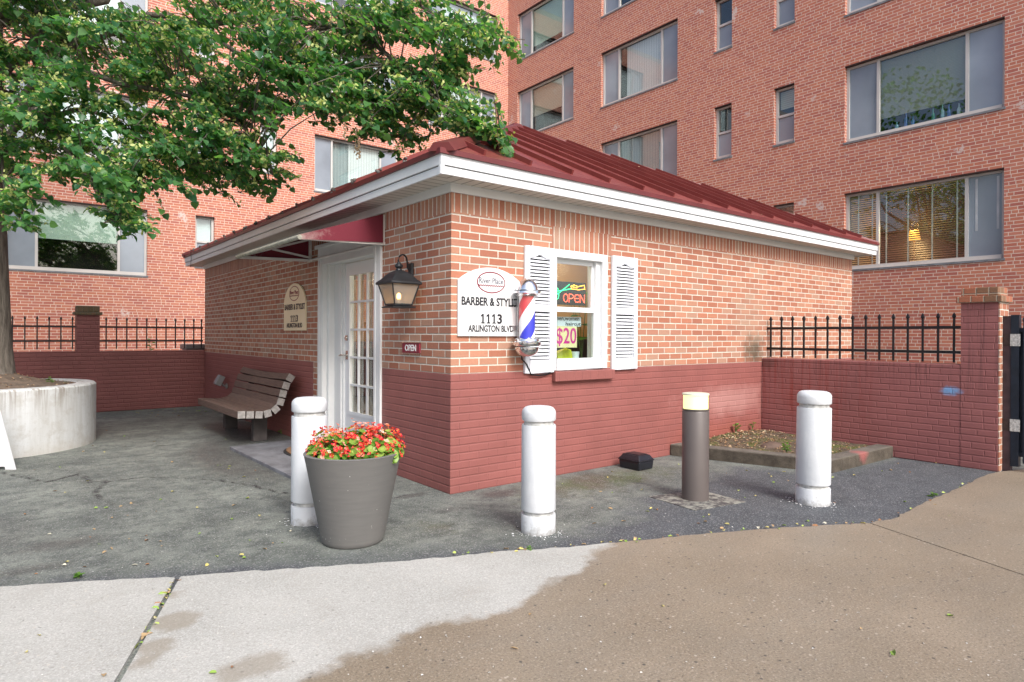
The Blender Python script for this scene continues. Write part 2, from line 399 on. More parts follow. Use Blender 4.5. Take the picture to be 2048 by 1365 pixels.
for u_, v_, rx_, ry_, s_ in ((822, 992, .16, .05, 1.5), (1000, 988, .22, .16, .9), (1015, 960, .15, .1, .7), (900, 1020, .3, .12, .55), (640, 1015, .2, .1, .6), (120, 1090, .35, .2, .75), (60, 1140, .3, .12, .7), (260, 1010, .3, .2, .5), (440, 930, .25, .5, .5)):
    g = at_z(u_, v_); damp_shade = np.maximum(damp_shade, s_*np.exp(-((P2[:, 0]-g[0])/rx_)**2-((P2[:, 1]-g[1])/ry_)**2))
set_attr(ground, 'damp_shade', damp_shade-.5)
ck = np.full(len(P2), 9.)
for ln in ([(0, 945), (95, 965), (160, 948), (185, 965), (215, 962), (300, 955), (400, 958), (470, 965), (560, 985), (610, 990)], [(215, 962), (190, 990), (230, 1010)], [(200, 892), (300, 893), (380, 888), (470, 882)]):
    q = [at_z(u, v)[:2] for u, v in ln]
    q2 = []
    for A, B in zip(q[:-1], q[1:]):
        for t in np.linspace(0, 1, 6)[:-1]: q2.append(A+(B-A)*t+rng.normal(0, .012, 2))
    q2.append(q[-1])
    for A, B in zip(q2[:-1], q2[1:]): ck = np.minimum(ck, seg_dist(P2, A, B))
set_attr(ground, 'crack', ck*.35)

# concrete pavement: three slabs with open joints
mt, n, b = new_mat('concrete_pavement')
P = n.pos(); wet = n.attr('wet'); stain = n.attr('stain')
dry = n.mix(n.rng(n.noise(P, 1.3, 6, .6), .3, .7), (.325, .322, .295), (.415, .41, .38))
dry = n.mix(n.rng(n.noise(P, 95., 4, .7), .5, .68, 0, .6), dry, (.22, .21, .185)); dry = n.mix(n.rng(n.noise(P, 120., 3, .7), .5, .36, 0, .5), dry, (.62, .61, .58)); dry = n.mix(n.rng(n.noise(P, 3.1, 6, .7), .5, .72, 0, .4), dry, (.30, .285, .25))
wc = n.mix(n.rng(n.noise(P, 1.1, 6, .62), .3, .7), (.190, .153, .108), (.258, .212, .155))
wc = n.mix(n.rng(n.noise(n.scale(P, (.6, 1.6, 1)), 2.2, 5, .65), .45, .65, 0, .5), wc, (.195, .168, .13))
wc = n.mix(n.rng(n.noise(P, 100., 4, .7), .52, .68, 0, .65), wc, (.42, .36, .29))
wc = n.mix(n.rng(n.noise(P, 85., 4, .7), .47, .33, 0, .75), wc, (.07, .055, .042))
wobble = n.m('MULTIPLY', n.m('SUBTRACT', n.noise(P, 3.3, 7, .68), .5), .34)
wm = n.rng(n.m('ADD', wet, wobble), -.035, .03)
sm = n.rng(n.m('ADD', stain, n.m('MULTIPLY', n.m('SUBTRACT', n.noise(P, 5.5, 6, .7), .5), 1.3)), .0, .45)
col = n.mix(n.m('MULTIPLY', sm, .6), dry, (.22, .185, .135)); col = n.mix(wm, col, wc)
vo = n.node('ShaderNodeTexVoronoi'); vo.inputs['Scale'].default_value = 34.; n.put(vo.inputs['Vector'], P)
vr = n.node('ShaderNodeSeparateColor'); n.put(vr.inputs[0], vo.outputs['Color'])
dot = n.m('MULTIPLY', n.rng(vo.outputs['Distance'], .30, .18), n.rng(vr.outputs[1], .90, .93))
col = n.mix(n.m('MULTIPLY', dot, n.m('ADD', .25, n.m('MULTIPLY', wm, .65))), col, (.05, .048, .045))
dot2 = n.m('MULTIPLY', n.rng(vo.outputs['Distance'], .26, .16), n.rng(vr.outputs[1], .1, .08))
col = n.mix(n.m('MULTIPLY', dot2, .6), col, (.5, .45, .38))
n.put(b.inputs['Base Color'], col); n.put(b.inputs['Roughness'], n.mix(wm, (.85, .85, .85), (.55, .55, .55)))
n.put(b.inputs['Normal'], n.bump(n.noise(P, 120., 5, .6), .35, .005))
mat_pave = mt
edge_px = [(-260, 1212), (0, 1178), (120, 1170), (240, 1163), (348, 1159), (460, 1150), (600, 1140), (700, 1133), (800, 1127), (900, 1117), (1000, 1107), (1100, 1101), (1200, 1092), (1300, 1083), (1400, 1072), (1500, 1064), (1600, 1057), (1700, 1052), (1740, 1049), (1790, 1040), (1815, 1026), (1840, 1012), (1880, 995), (1925, 975), (1975, 951), (2000, 946)]
edge = [at_z(u, v)[:2] for u, v in edge_px]
# finer edge with a small natural wander
ed = []
for A, B in zip(edge[:-1], edge[1:]):
    for t in np.linspace(0, 1, 7)[:-1]: ed.append(A+(B-A)*t+rng.normal(0, .006, 2))
ed.append(edge[-1]); ed = np.array(ed)
ja = np.array([-2.205, -.675]); jd = np.array([-2.597, -1.661])-ja; jd /= np.linalg.norm(jd)
jb = np.array([1.908, -2.557]); je = np.array([1.534, -3.527])-jb; je /= np.linalg.norm(je)
def pave(pts, seed):
    """triangulated slab with a fine top so the wet and stain fields have points to live on"""
    pts = np.array(pts); x0, y0 = pts.min(0); x1, y1 = pts.max(0); st = .07
    bm = bmesh.new(); vs_ = [bm.verts.new((x, y, .012)) for x, y in pts]; f = bm.faces.new(vs_)
    bmesh.ops.recalc_face_normals(bm, faces=bm.faces)
    if f.normal.z < 0: f.normal_flip()
    for axis, lo, hi in ((0, x0, x1), (1, y0, y1)):
        lim = np.arange(max(lo, -6.5)+st, min(hi, 9)-1e-3, st)
        for c in lim:
            no = (1, 0, 0) if axis == 0 else (0, 1, 0); co = (c, 0, 0) if axis == 0 else (0, c, 0)
            bmesh.ops.bisect_plane(bm, geom=bm.verts[:]+bm.edges[:]+bm.faces[:], plane_co=co, plane_no=no)
    be = [e for e in bm.edges if len(e.link_faces) == 1]
    r = bmesh.ops.extrude_edge_only(bm, edges=be); bmesh.ops.translate(bm, vec=(0, 0, -.03), verts=[g for g in r['geom'] if isinstance(g, bmesh.types.BMVert)])
    me = bpy.data.meshes.new('pavement'); bm.to_mesh(me); bm.free()
    o = bpy.data.objects.new('pavement', me); COL.objects.link(o); me.materials.append(mat_pave); o['_loc'] = (0., 0., 0.)
    q = np.array([v.co[:2] for v in me.vertices])
    wp = [(.25, -1.66), (.06, -1.74), (-.04, -1.79), (-.43, -1.96), (-.83, -2.04), (-1.06, -2.12), (-1.38, -2.06), (-1.56, -2.06), (-1.96, -2.10), (-2.05, -2.13), (-2.6, -2.3), (-4.5, -3.2), (-4.5, -9), (9, -9), (12, -2), (4.7, -2.4), (2.2, -2.45)]
    set_attr(o, 'wet', np.clip(poly_sdf(q, wp), -1, 1))
    s = np.zeros(len(q))
    for (u, v, rr, ss) in [(352, 1248, .12, 1.6), (310, 1300, .10, 1.5), (350, 1195, .08, 1.2), (530, 1330, .13, 1.4), (470, 1352, .12, 1.3), (285, 1335, .08, 1.2), (130, 1210, .10, .35), (60, 1195, .12, .3)]:
        g = at_z(u, v)[:2]; s = np.maximum(s, ss*np.exp(-(((q-g)/rr)**2).sum(1)))
    set_attr(o, 'stain', s-.55)
    return tag(o, kind='structure')
iL = int(np.argmin(np.linalg.norm(ed-ja, axis=1))); iR = int(np.argmin(np.linalg.norm(ed-jb, axis=1)))
gap = np.array([jd[1], -jd[0]])*.012; gap2 = np.array([je[1], -je[0]])*.006
if gap[0] < 0: gap = -gap
if gap2[0] < 0: gap2 = -gap2
p1 = pave(list(ed[:iL])+[ja-gap, ja-gap+jd*6]+[(-9, -6)], 1)
tag(p1, 'pale dry concrete pavement slab at the lower left of the joint', 'pavement')
p2 = pave([ja+gap]+list(ed[iL+1:iR])+[jb-gap2, jb-gap2+je*7, (-1.5, -9.6), ja+gap+jd*8], 2)
tag(p2, 'large concrete pavement slab, dry grey on its left and wet brown on its right', 'pavement')
p3 = pave([jb+gap2]+list(ed[iR+1:])+[(5.2, -2.72), (9, -2.72), (9, -9), jb+gap2+je*7], 3)
tag(p3, 'wet brown concrete pavement slab in front of the gate', 'pavement')

# ================================================================== THE SHOP
ORANGE = [(.385, .165, .105), (.43, .19, .118), (.36, .145, .09), (.42, .215, .14), (.46, .225, .145), (.39, .185, .125), (.345, .138, .088), (.425, .175, .108), (.40, .23, .16)]
MORT = (.57, .53, .455)
MAROON = (.262, .095, .084)
def leftover(n, P, sx, col): return col
mildew = [((4.66, 0, 1.17), (.30, .35, .26), (.05, .052, .035), .8, 7.), ((4.55, 0, 1.6), (.5, .3, .5), (.34, .25, .18), .35, 3.)]
M_brick = brick_mat('shop_brick', ORANGE, MORT, z0=1.013, stains=mildew)
M_sold = brick_mat('shop_soldier_brick', ORANGE, MORT, h=.26, w=.0677, bond='stack', corner=0., z0=2.387-.03, u0=.0)
pale = [((4.1, 0, .55), (1.1, .4, .22), (.40, .21, .19), .75, 4.), ((3.9, 0, .15), (1.3, .3, .2), (.27, .075, .05), .5, 3.), ((1.2, 0, .95), (1.3, .4, .16), (.30, .085, .07), .35, 4.)]
M_base = brick_mat('shop_painted_brick', [(.2, .06, .05)]*2, MORT, paint=MAROON, stains=pale, z0=1.013, bump=.6, mw=.011)
LX, LY = 7.447, 8.40
shop = thing('barber_shop', 'small brick barber shop with a maroon metal roof, white eaves and a maroon painted base', 'shop')
ZP, ZS, ZT = 1.013, 2.387, 2.56
WIN = (1.148, 1.90, 1.013, 2.17); DOOR = (-2.87, -1.25, 0., 2.40)
T = .2
b = MB()
panel(b, FR, 0, LX, ZP, ZS, T, [WIN]); panel(b, FL, -LY, 0, ZP, ZS, T, [DOOR]);
panel(b, Face((0, LY, 0), (-1, 0, 0), (0, 1, 0)), -LX, 0, ZP, ZS, T); panel(b, Face((LX, 0, 0), (0, 1, 0), (1, 0, 0)), 0, LY, ZP, ZS, T)
panel(b, FL, -3.045, -2.87, 0, ZP, T)
b.build('wall', M_brick, shop)
b = MB()
panel(b, FR, 0, LX, 0, ZP, T); panel(b, FL, -1.25, 0, 0, ZP, T); panel(b, FL, -LY, -3.045, 0, ZP, T)
panel(b, Face((0, LY, 0), (-1, 0, 0), (0, 1, 0)), -LX, 0, 0, ZP, T); panel(b, Face((LX, 0, 0), (0, 1, 0), (1, 0, 0)), 0, LY, 0, ZP, T)
b.build('painted_base', M_base, shop)
b = MB()
panel(b, FR, 0, LX, ZS, ZT, T); panel(b, FL, -LY, 0, ZS, ZT, T, [(-2.87, -1.25, 2.3, 2.40)])
panel(b, Face((0, LY, 0), (-1, 0, 0), (0, 1, 0)), -LX, 0, ZS, ZT, T); panel(b, Face((LX, 0, 0), (0, 1, 0), (1, 0, 0)), 0, LY, ZS, ZT, T)
b.build('soldier_course', M_sold, shop)
# soldier lintel over the window, proud by 3 mm
M_lint = brick_mat('shop_lintel_brick', ORANGE, MORT, h=.30, w=.0677, bond='stack', corner=0., z0=2.17-.04, u0=.02,
                   stains=[((1.3, 0, 2.28), (.35, .3, .12), (.5, .36, .28), .3, 16.)])
MB().box(FR, 1.14, 1.96, -.05, .003, 2.172, ZS-.002).build('lintel', M_lint, shop)
M_white = pm('white_trim', (.68, .69, .68), .45, .05, 3, bump=.04, bscale=40)
M_white2 = pm('white_vinyl', (.70, .72, .73), .35, .03, 2)
M_soff = pm('soffit_vinyl', (.60, .60, .56), .5, .08, 3)
M_fas_dirty = pm('white_fascia', (.66, .68, .69), .4, .08, 1.5, bump=.03, bscale=8)
# frieze board
o0 = .002; b = MB()
b.box(FR, -.024, LX+.024, o0, .024, 2.548, 2.622); b.box(FL, -LY-.024, -o0, o0, .024, 2.548, 2.622)
b.build('frieze', M_white, shop)
EX0, EX1, EY0, EY1 = -.28, 7.68, -.28, 8.74
# soffit with boards running across
b = MB(); b.wbox(EX0+.02, EX1-.02, EY0+.02, -.0, 2.622, 2.65); b.wbox(EX0+.02, 0, 0.0, EY1-.02, 2.622, 2.65)
b.wbox(LX, EX1-.02, 0, EY1-.02, 2.622, 2.65); b.wbox(0, LX, LY, EY1-.02, 2.622, 2.65)
mt, n, bs = new_mat('soffit_boards'); P = n.pos(); sx = n.node('ShaderNodeSeparateXYZ'); n.put(sx.inputs[0], P)
left = n.m('LESS_THAN', sx.outputs[0], n.m('MINIMUM', sx.outputs[1], 0.))
uu = n.mix(left, sx.outputs[0], sx.outputs[1]); uv = n.node('ShaderNodeSeparateColor'); n.put(uv.inputs[0], uu)
fr = n.m('FRACT', n.m('DIVIDE', n.m('ADD', uv.outputs[0], 10.), .105)); gr = n.rng(n.m('ABSOLUTE', n.m('SUBTRACT', fr, .5)), .42, .47)
n.put(bs.inputs['Base Color'], n.mix(gr, n.mix(n.noise(P, 3., 4), (.52, .50, .44), (.66, .65, .6)), (.16, .15, .13)))
n.put(bs.inputs['Normal'], n.bump(n.m('SUBTRACT', 1., gr), .6, .01)); bs.inputs['Roughness'].default_value = .5
b.build('soffit', mt, shop)
# fascia: upper board and a slightly recessed lower one, all four sides
b = MB()
for z0, z1, q in ((2.682, 2.79, .0), (2.612, 2.676, .012)):
    b.wbox(EX0+q, EX1-q, EY0+q, EY0+q+.02, z0, z1); b.wbox(EX0+q, EX1-q, EY1-q-.02, EY1-q, z0, z1)
    b.wbox(EX0+q, EX0+q+.02, EY0+q+.021, EY1-q-.021, z0, z1); b.wbox(EX1-q-.02, EX1-q, EY0+q+.021, EY1-q-.021, z0, z1)
b.wbox(EX0+.03, EX1-.03, EY0+.03, EY0+.034, 2.67, 2.69)
b.build('fascia', M_fas_dirty, shop, bevel=.003, seg=1)
# corner trim at the eave
MB().box(FR, EX0-.002, EX0+.03, -EY0, -EY0+.004, 2.607, 2.68).box(FL, -EY0-.03, -EY0+.001, -EX0, -EX0+.004, 2.607, 2.68).build('corner_trim', M_white2, shop)
# roof: hip with standing seams
mt, n, bs = new_mat('maroon_metal_roof'); P = n.pos()
n.put(bs.inputs['Base Color'], n.mix(n.rng(n.noise(P, 1.7, 5), .3, .7), (.17, .033, .030), (.235, .060, .052)))
n.put(bs.inputs['Roughness'], n.rng(n.noise(P, 6., 4), .3, .7, .28, .5)); bs.inputs['Metallic'].default_value = .15
n.put(bs.inputs['Normal'], n.bump(n.noise(P, 3., 3), .15, .01))
M_roof = mt
SL = .5; ZE = 2.80; rx0, rx1, ry0, ry1 = -.30, 7.70, -.30, 8.76
hw = (rx1-rx0)/2; ZR = ZE+SL*hw; xm = (rx0+rx1)/2; ya, yb = ry0+hw, ry1-hw
b = MB(); A, B, Cc, D = (rx0, ry0, ZE), (rx1, ry0, ZE), (rx1, ry1, ZE), (rx0, ry1, ZE); E1, E2 = (xm, ya, ZR), (xm, yb, ZR)
b.quad(A, B, E1); b.quad(B, Cc, E2, E1); b.quad(Cc, D, E2); b.quad(D, A, E1, E2)
b.quad((rx0, ry0, ZE-.012), (rx0, ry1, ZE-.012), (rx1, ry1, ZE-.012), (rx1, ry0, ZE-.012))
up2 = Vector((0, 1, SL)).normalized(); nn = Vector((0, -SL, 1)).normalized()
k = 0; xq = .195
while xq < rx1-.3:
    ye = ry0+min(xq-rx0, rx1-xq)-.05; ys_ = ry0+.10
    if ye > ys_+.1:
        c0 = Vector((xq, ys_, ZE+SL*(ys_-ry0))); c1 = Vector((xq, ye, ZE+SL*(ye-ry0)))
        b.obox((c0+c1)/2+nn*.022, (1, 0, 0), up2, nn, .020, (c1-c0).length, .044)
    xq += .506
nl = Vector((-SL, 0, 1)).normalized(); upl = Vector((1, 0, SL)).normalized(); yq = .418; tufts = []
while yq < ry1-.3:
    xe = rx0+min(yq-ry0, ry1-yq, hw)-.05; xs_ = rx0+.10
    if xe > xs_+.1:
        c0 = Vector((xs_, yq, ZE+SL*(xs_-rx0))); c1 = Vector((xe, yq, ZE+SL*(xe-rx0)))
        b.obox((c0+c1)/2+nl*.022, (0, 1, 0), upl, nl, .028, (c1-c0).length, .05); tufts.append((xs_-.01, yq, c0.z))
    yq += .527
b.build('roof', M_roof, shop)
# hip and ridge caps
b = MB()
def cap(p, q, w_=.11, h_=.03):
    p, q = Vector(p), Vector(q); d = (q-p).normalized(); s = d.cross(Vector((0, 0, 1))).normalized(); u_ = s.cross(d)
    pts = [(-w_, -.035), (w_, -.035), (w_*.55, h_), (-w_*.55, h_)]
    b.add([p+s*a+u_*c for a, c in pts]+[q+s*a+u_*c for a, c in pts], [(3, 2, 1, 0), (4, 5, 6, 7), (0, 1, 5, 4), (1, 2, 6, 5), (2, 3, 7, 6), (3, 0, 4, 7)])
cap((rx0+.02, ry0+.02, ZE+.02), E1); cap((rx1-.02, ry0+.02, ZE+.01), E1, .05, .012); cap((rx1-.02, ry1-.02, ZE+.02), E2); cap((rx0+.02, ry1-.02, ZE+.02), E2); cap((xm, ya, ZR+.02), (xm, yb, ZR+.02))
b.build('ridge_cap', pm('dark_maroon_cap', (.13, .024, .024), .5, .15), shop)
b = MB()
for x0, x1, y0, y1 in ((rx0, rx1, ry0, ry0+.02), (rx0, rx1, ry1-.02, ry1), (rx0, rx0+.02, ry0+.021, ry1-.021), (rx1-.02, rx1, ry0+.021, ry1-.021)): b.wbox(x0, x1, y0, y1, ZE-.035, ZE+.008)
b.build('drip_edge', pm('maroon_drip_edge', (.12, .02, .02), .45, .15), shop)
for x, y, z in tufts:
    b = MB()
    for q in range(5): b.ball((x+random.uniform(-.015, .02), y+random.uniform(-.035, .035), z+random.uniform(.0, .05)), random.uniform(.012, .022), 6, 4)
    b.build('seam_debris', pm('grey_debris', (.12, .11, .10), .9, .4, 30), shop, smooth=80)
# shutters
M_shut = pm('white_shutter', (.70, .72, .76), .4, .03, 3)
def shutter(a0, a1):
    z0, z1 = .995, 2.17; b = MB(); o1 = .032; st = .055
    b.box(FR, a0, a0+st, .002, o1, z0, z1); b.box(FR, a1-st, a1, .002, o1, z0, z1)
    zm = 1.60
    top = [(a0+st, z1), (a0+st, z1-.11)]+[(a0+st+(a1-a0-2*st)*t, z1-.11+.035*math.exp(-((t-.5)/.22)**2)) for t in np.linspace(0, 1, 13)][1:]+[(a1-st, z1)]
    b.prism(FR, top, .002, o1)
    b.box(FR, a0+st, a1-st, .002, o1, zm-.035, zm+.035); b.box(FR, a0+st, a1-st, .002, o1, z0, z0+.12)
    s = b.build('shutter', M_shut, shop, bevel=.003, seg=1)
    sl_ = MB()
    for lo, hi in ((z0+.125, zm-.04), (zm+.04, z1-.085)):
        k = int((hi-lo)/.0315)
        for i in range(k):
            z = lo+(i+.5)*(hi-lo)/k
            if z > z1-.11:
                t = .18
            else: t = 0
            aa, ab = a0+st+t*.5*(a1-a0)*.6, a1-st-t*.5*(a1-a0)*.6
            p = [FR.p(aa, .026, z-.012), FR.p(ab, .026, z-.012), FR.p(ab, .010, z+.008), FR.p(aa, .010, z+.008)]
            p2_ = [FR.p(aa, .022, z-.014), FR.p(ab, .022, z-.014), FR.p(ab, .006, z+.005), FR.p(aa, .006, z+.005)]
            sl_.add(p+p2_, [(0, 1, 2, 3), (7, 6, 5, 4), (0, 4, 5, 1), (1, 5, 6, 2), (2, 6, 7, 3), (3, 7, 4, 0)])
    sl_.build('louvres', M_shut, s)
    MB().box(FR, a0+st-.002, a1-st+.002, .0015, .003, z0+.1, z1-.06).build('gap_shade', pm('shutter_shadow_gap', (.05, .05, .055), .8), s)  # dark sheet painted as the shade between the louvres
shutter(.79, 1.147); shutter(1.955, 2.345)
# window: outer frame, two sashes, panes
b = MB(); a0, a1, z0, z1 = WIN[0], WIN[1], WIN[2], WIN[3]
for (x0, x1, y0, y1) in ((a0, a0+.05, z0, z1), (a1-.075, a1, z0, z1), (a0+.05, a1-.075, z1-.075, z1), (a0+.05, a1-.075, z0, z0+.03)): b.box(FR, x0, x1, -.15, .012, y0, y1)
win = b.build('window', M_white2, shop, bevel=.004, seg=1)
sa0, sa1 = a0+.02, 1.80
b = MB()
for (x0, x1, y0, y1) in ((sa0, sa0+.06, 1.60, 2.095), (sa1-.055, sa1, 1.60, 2.095), (sa0+.06, sa1-.055, 2.05, 2.095), (sa0+.06, sa1-.055, 1.585, 1.625)): b.box(FR, x0, x1, -.10, -.065, y0, y1)
b.build('upper_sash', M_white2, win)
b = MB()
for (x0, x1, y0, y1) in ((sa0, sa0+.06, 1.045, 1.60), (sa1-.06, sa1, 1.045, 1.60), (sa0+.06, sa1-.06, 1.575, 1.615), (sa0+.06, sa1-.06, 1.045, 1.12)): b.box(FR, x0, x1, -.06, -.025, y0, y1)
b.build('lower_sash', M_white2, win)
MB().box(FR, a1-.13, a1-.075, -.15, -.03, 1.043, 2.095).build('track', M_white2, win)
G = glass_mat('window_glass')
MB().box(FR, sa0+.06, sa1-.055, -.086, -.082, 1.625, 2.05).build('pane', G, win); MB().box(FR, sa0+.06, sa1-.06, -.046, -.042, 1.12, 1.575).build('pane', G, win)
M_sill = brick_mat('painted_sill_brick', [(.2, .06, .05)]*2, MORT, h=.3, w=.105, bond='stack', paint=MAROON, z0=.8, u0=.0, corner=0)
MB().box(FR, 1.145, 1.97, -.03, .055, .905, 1.0).build('window_sill', M_sill, shop, bevel=.006)
# door
DX = Face((.12, 0, 0), (0, -1, 0), (-1, 0, 0))
b = MB()
b.box(FL, -2.87, -2.72, -.14, .022, 0.03, 2.40); b.box(FL, -1.40, -1.25, -.14, .022, 0.03, 2.40)
b.box(FL, -2.72, -1.40, -.14, .022, 2.16, 2.40); b.box(FL, -2.92, -1.20, .022, .045, 2.36, 2.40)
b.box(FL, -2.84, -2.80, .022, .03, .03, 2.36); b.box(FL, -2.76, -2.74, .022, .03, .03, 2.36); b.box(FL, -1.38, -1.34, .022, .03, .03, 2.36)
b.box(FL, -2.72, -2.66, -.16, -.03, .03, 2.16)
b.box(FL, -2.66, -1.40, -.20, -.168, 2.09, 2.2); b.build('door_frame', M_white, shop, bevel=.004, seg=1)
b = MB(); b.box(FL, -2.66, -2.46, -.20, -.10, .03, 2.16); b.box(FL, -2.54, -2.44, -.10, -.085, .03, 2.16); b.box(FL, -2.44, -2.40, -.20, -.10, .03, 2.16)
b.build('side_panel', M_white, shop, bevel=.004, seg=1)
ga0, ga1, gz0, gz1 = -2.27, -1.62, .47, 2.02
b = MB()
for (x0, x1, y0, y1) in ((-2.40, ga0, .04, 2.15), (ga1, -1.45, .04, 2.15), (ga0, ga1, gz1, 2.15), (ga0, ga1, .04, gz0)): b.box(FL, x0, x1, -.165, -.12, y0, y1)
door = b.build('door', M_white2, shop)
b = MB(); g2 = .028
for (x0, x1, y0, y1) in ((ga0-g2, ga0+.012, gz0-g2, gz1+g2), (ga1-.012, ga1+g2, gz0-g2, gz1+g2), (ga0+.012, ga1-.012, gz1-.012, gz1+g2), (ga0+.012, ga1-.012, gz0-g2, gz0+.012)): b.box(FL, x0, x1, -.12, -.108, y0, y1)
for i in (1, 2): a = ga0+(ga1-ga0)*i/3; b.box(FL, a-.011, a+.011, -.14, -.115, gz0, gz1)
for i in range(1, 5): z = gz0+(gz1-gz0)*i/5; b.box(FL, ga0, ga1, -.139, -.116, z-.011, z+.011)
b.build('glazing_bars', M_white2, door)
MB().box(FL, ga0, ga1, -.15, -.146, gz0, gz1).build('pane', G, door)
M_chrome = pm('brushed_nickel', (.62, .60, .56), .22, .08, 8, metal=1.)
b = MB(); c = FL.p(-2.335, -.12, 1.11); b.obox(c+Vector((-.004, 0, 0)), (0, 1, 0), (0, 0, 1), (1, 0, 0), .06, .10, .012)
b.tube([c, c+Vector((-.055, 0, 0))], .011); b.tube([c+Vector((-.055, -.01, 0)), c+Vector((-.06, .06, 0)), c+Vector((-.052, .12, -.01))], [.011, .010, .008])
b.build('handle', M_chrome, door, smooth=50)
b = MB(); c = FL.p(-2.335, -.12, 1.305); b.tube([c, c+Vector((-.018, 0, 0))], .032, 20); b.tube([c+Vector((-.018, 0, 0)), c+Vector((-.03, 0, 0))], .014, 12); b.build('deadbolt', M_chrome, door, smooth=50)
# interior of the shop
M_in = pm('ochre_interior', (.62, .36, .13), .7, .1, 1); MB().wbox(1.5, 5.2, 1.40, 1.46, 1.3, 2.5).build('partition', M_in, shop); MB().wbox(1.5, 5.2, 1.39, 1.47, .02, 1.298).build('partition_base', pm('dark_partition', (.06, .045, .04), .6, .2), shop)
M_in2 = pm('interior_ceiling', (.6, .62, .62), .7, .05)
b = MB(); b.wbox(.21, LX-.21, LY-.26, LY-.215, 0.02, 2.5); b.wbox(LX-.26, LX-.215, .21, LY-.27, 0.02, 2.5); b.wbox(3.2, 3.26, 3.2, LY-.28, .02, 2.5)
b.build('interior_wall', M_in, shop)
MB().wbox(.21, LX-.21, .21, LY-.21, 2.5, 2.545).build('interior_ceiling', M_in2, shop)
MB().wbox(.21, LX-.21, .21, LY-.21, .004, .018).build('interior_floor', pm('interior_floor', (.18, .15, .12), .35, .2), shop)
MB().wbox(3.17, 3.198, 3.2, LY-.28, .02, 1.2).wbox(.21, LX-.27, LY-.29, LY-.262, .02, 1.2).build('wainscot', pm('dark_wainscot', (.05, .035, .03), .5, .2), shop)
b = MB(); b.wbox(2.4, 3.16, 3.4, 5.4, .02, .9); b.wbox(3.10, 3.165, 3.4, 5.4, 1.0, 1.9)
b.build('counter', pm('dark_wood_counter', (.08, .04, .025), .4, .2), shop)
for y in (1.6, 3.2, 4.8): MB().wbox(1.2, 2.4, y, y+.25, 2.46, 2.498).build('ceiling_light', pm('lit_ceiling_light', (1, 1, 1), .5, 0, emit=(1, .86, .66), estr=9.), shop)
for y in (.75, 2.2, 4.6):  # the front one is added to brighten the partition behind the window
    l = bpy.data.lights.new('shop_lamp', 'POINT'); l.energy = 26; l.color = (1, .8, .55); l.shadow_soft_size = .25
    lo = bpy.data.objects.new('shop_lamp', l); COL.objects.link(lo); lo.location = (1.8, y, 2.2)

# ------------------------------------------------------------------ awning over the door
aw = thing('awning', 'small maroon fabric awning on a white metal frame above the shop door', 'awning')
mt, n, bs = new_mat('maroon_awning_fabric'); P = n.pos(); sx = n.node('ShaderNodeSeparateXYZ'); n.put(sx.inputs[0], P)
fd = n.rng(n.m('ADD', sx.outputs[0], n.m('MULTIPLY', n.m('SUBTRACT', n.noise(P, 14., 6, .75), .5), .9)), -.62, -1.02)
c_ = n.mix(n.m('MULTIPLY', fd, .75), n.mix(n.noise(P, 120., 3), (.10, .006, .016), (.155, .014, .028)), (.42, .36, .32))
n.put(bs.inputs['Base Color'], c_); bs.inputs['Roughness'].default_value = .85
M_awn = mt
ay0, ay1, ax = 1.18, 3.14, -.86
pw_t, pw_b, pf = 2.53, 2.25, 2.225
b = MB(); th = .004
b.quad((0-.03, ay0, pw_b), (0-.03, ay0, pw_t), (ax, ay0, pf+.02), (ax, ay0, pf-.02)); b.quad((-.03, ay1, pw_b), (ax, ay1, pf-.02), (ax, ay1, pf+.02), (-.03, ay1, pw_t))
b.quad((-.03, ay0, pw_t), (-.03, ay1, pw_t), (ax, ay1, pf+.02), (ax, ay0, pf+.02)); b.quad((ax, ay0, pf-.02), (ax, ay0, pf+.02), (ax, ay1, pf+.02), (ax, ay1, pf-.02))
fb = b.build('canopy', M_awn, aw); sd = fb.modifiers.new('thickness', 'SOLIDIFY'); sd.thickness = .005; sd.offset = 0
M_wm = pm('white_painted_metal', (.62, .60, .57), .45, .15, 6)
b = MB()
for y in (ay0+.025, ay1-.025):
    b.obox((ax/2, y, (pw_b+pf)/2-.005), Vector((ax, 0, pf-pw_b)).normalized(), (0, 1, 0), (0, 0, 1), abs(ax), .03, .03)
    b.obox((-.02, y, (pw_t+pw_b)/2), (1, 0, 0), (0, 1, 0), (0, 0, 1), .03, .028, pw_t-pw_b)
    p, q = Vector((-.03, y, pw_b+.03)), Vector((ax*.55, y, pf+.12)); b.obox((p+q)/2, (q-p).normalized(), (0, 1, 0), (q-p).cross(Vector((0, 1, 0))).normalized(), (q-p).length, .022, .022)
    p, q = Vector((-.03, y, pw_t-.03)), Vector((ax, y, pf)); b.obox((p+q)/2, (q-p).normalized(), (0, 1, 0), (q-p).cross(Vector((0, 1, 0))).normalized(), (q-p).length, .024, .024)
b.tube([(-.02, ay0+.03, pw_b), (-.02, ay1-.03, pw_b)], .014); b.build('frame', M_wm, aw)
MB().tube([(ax, ay0-.004, pf), (ax, ay1+.004, pf)], .022, 12).build('front_tube', pm('mossy_metal', (.32, .31, .25), .8, .35, 25), aw, smooth=60)

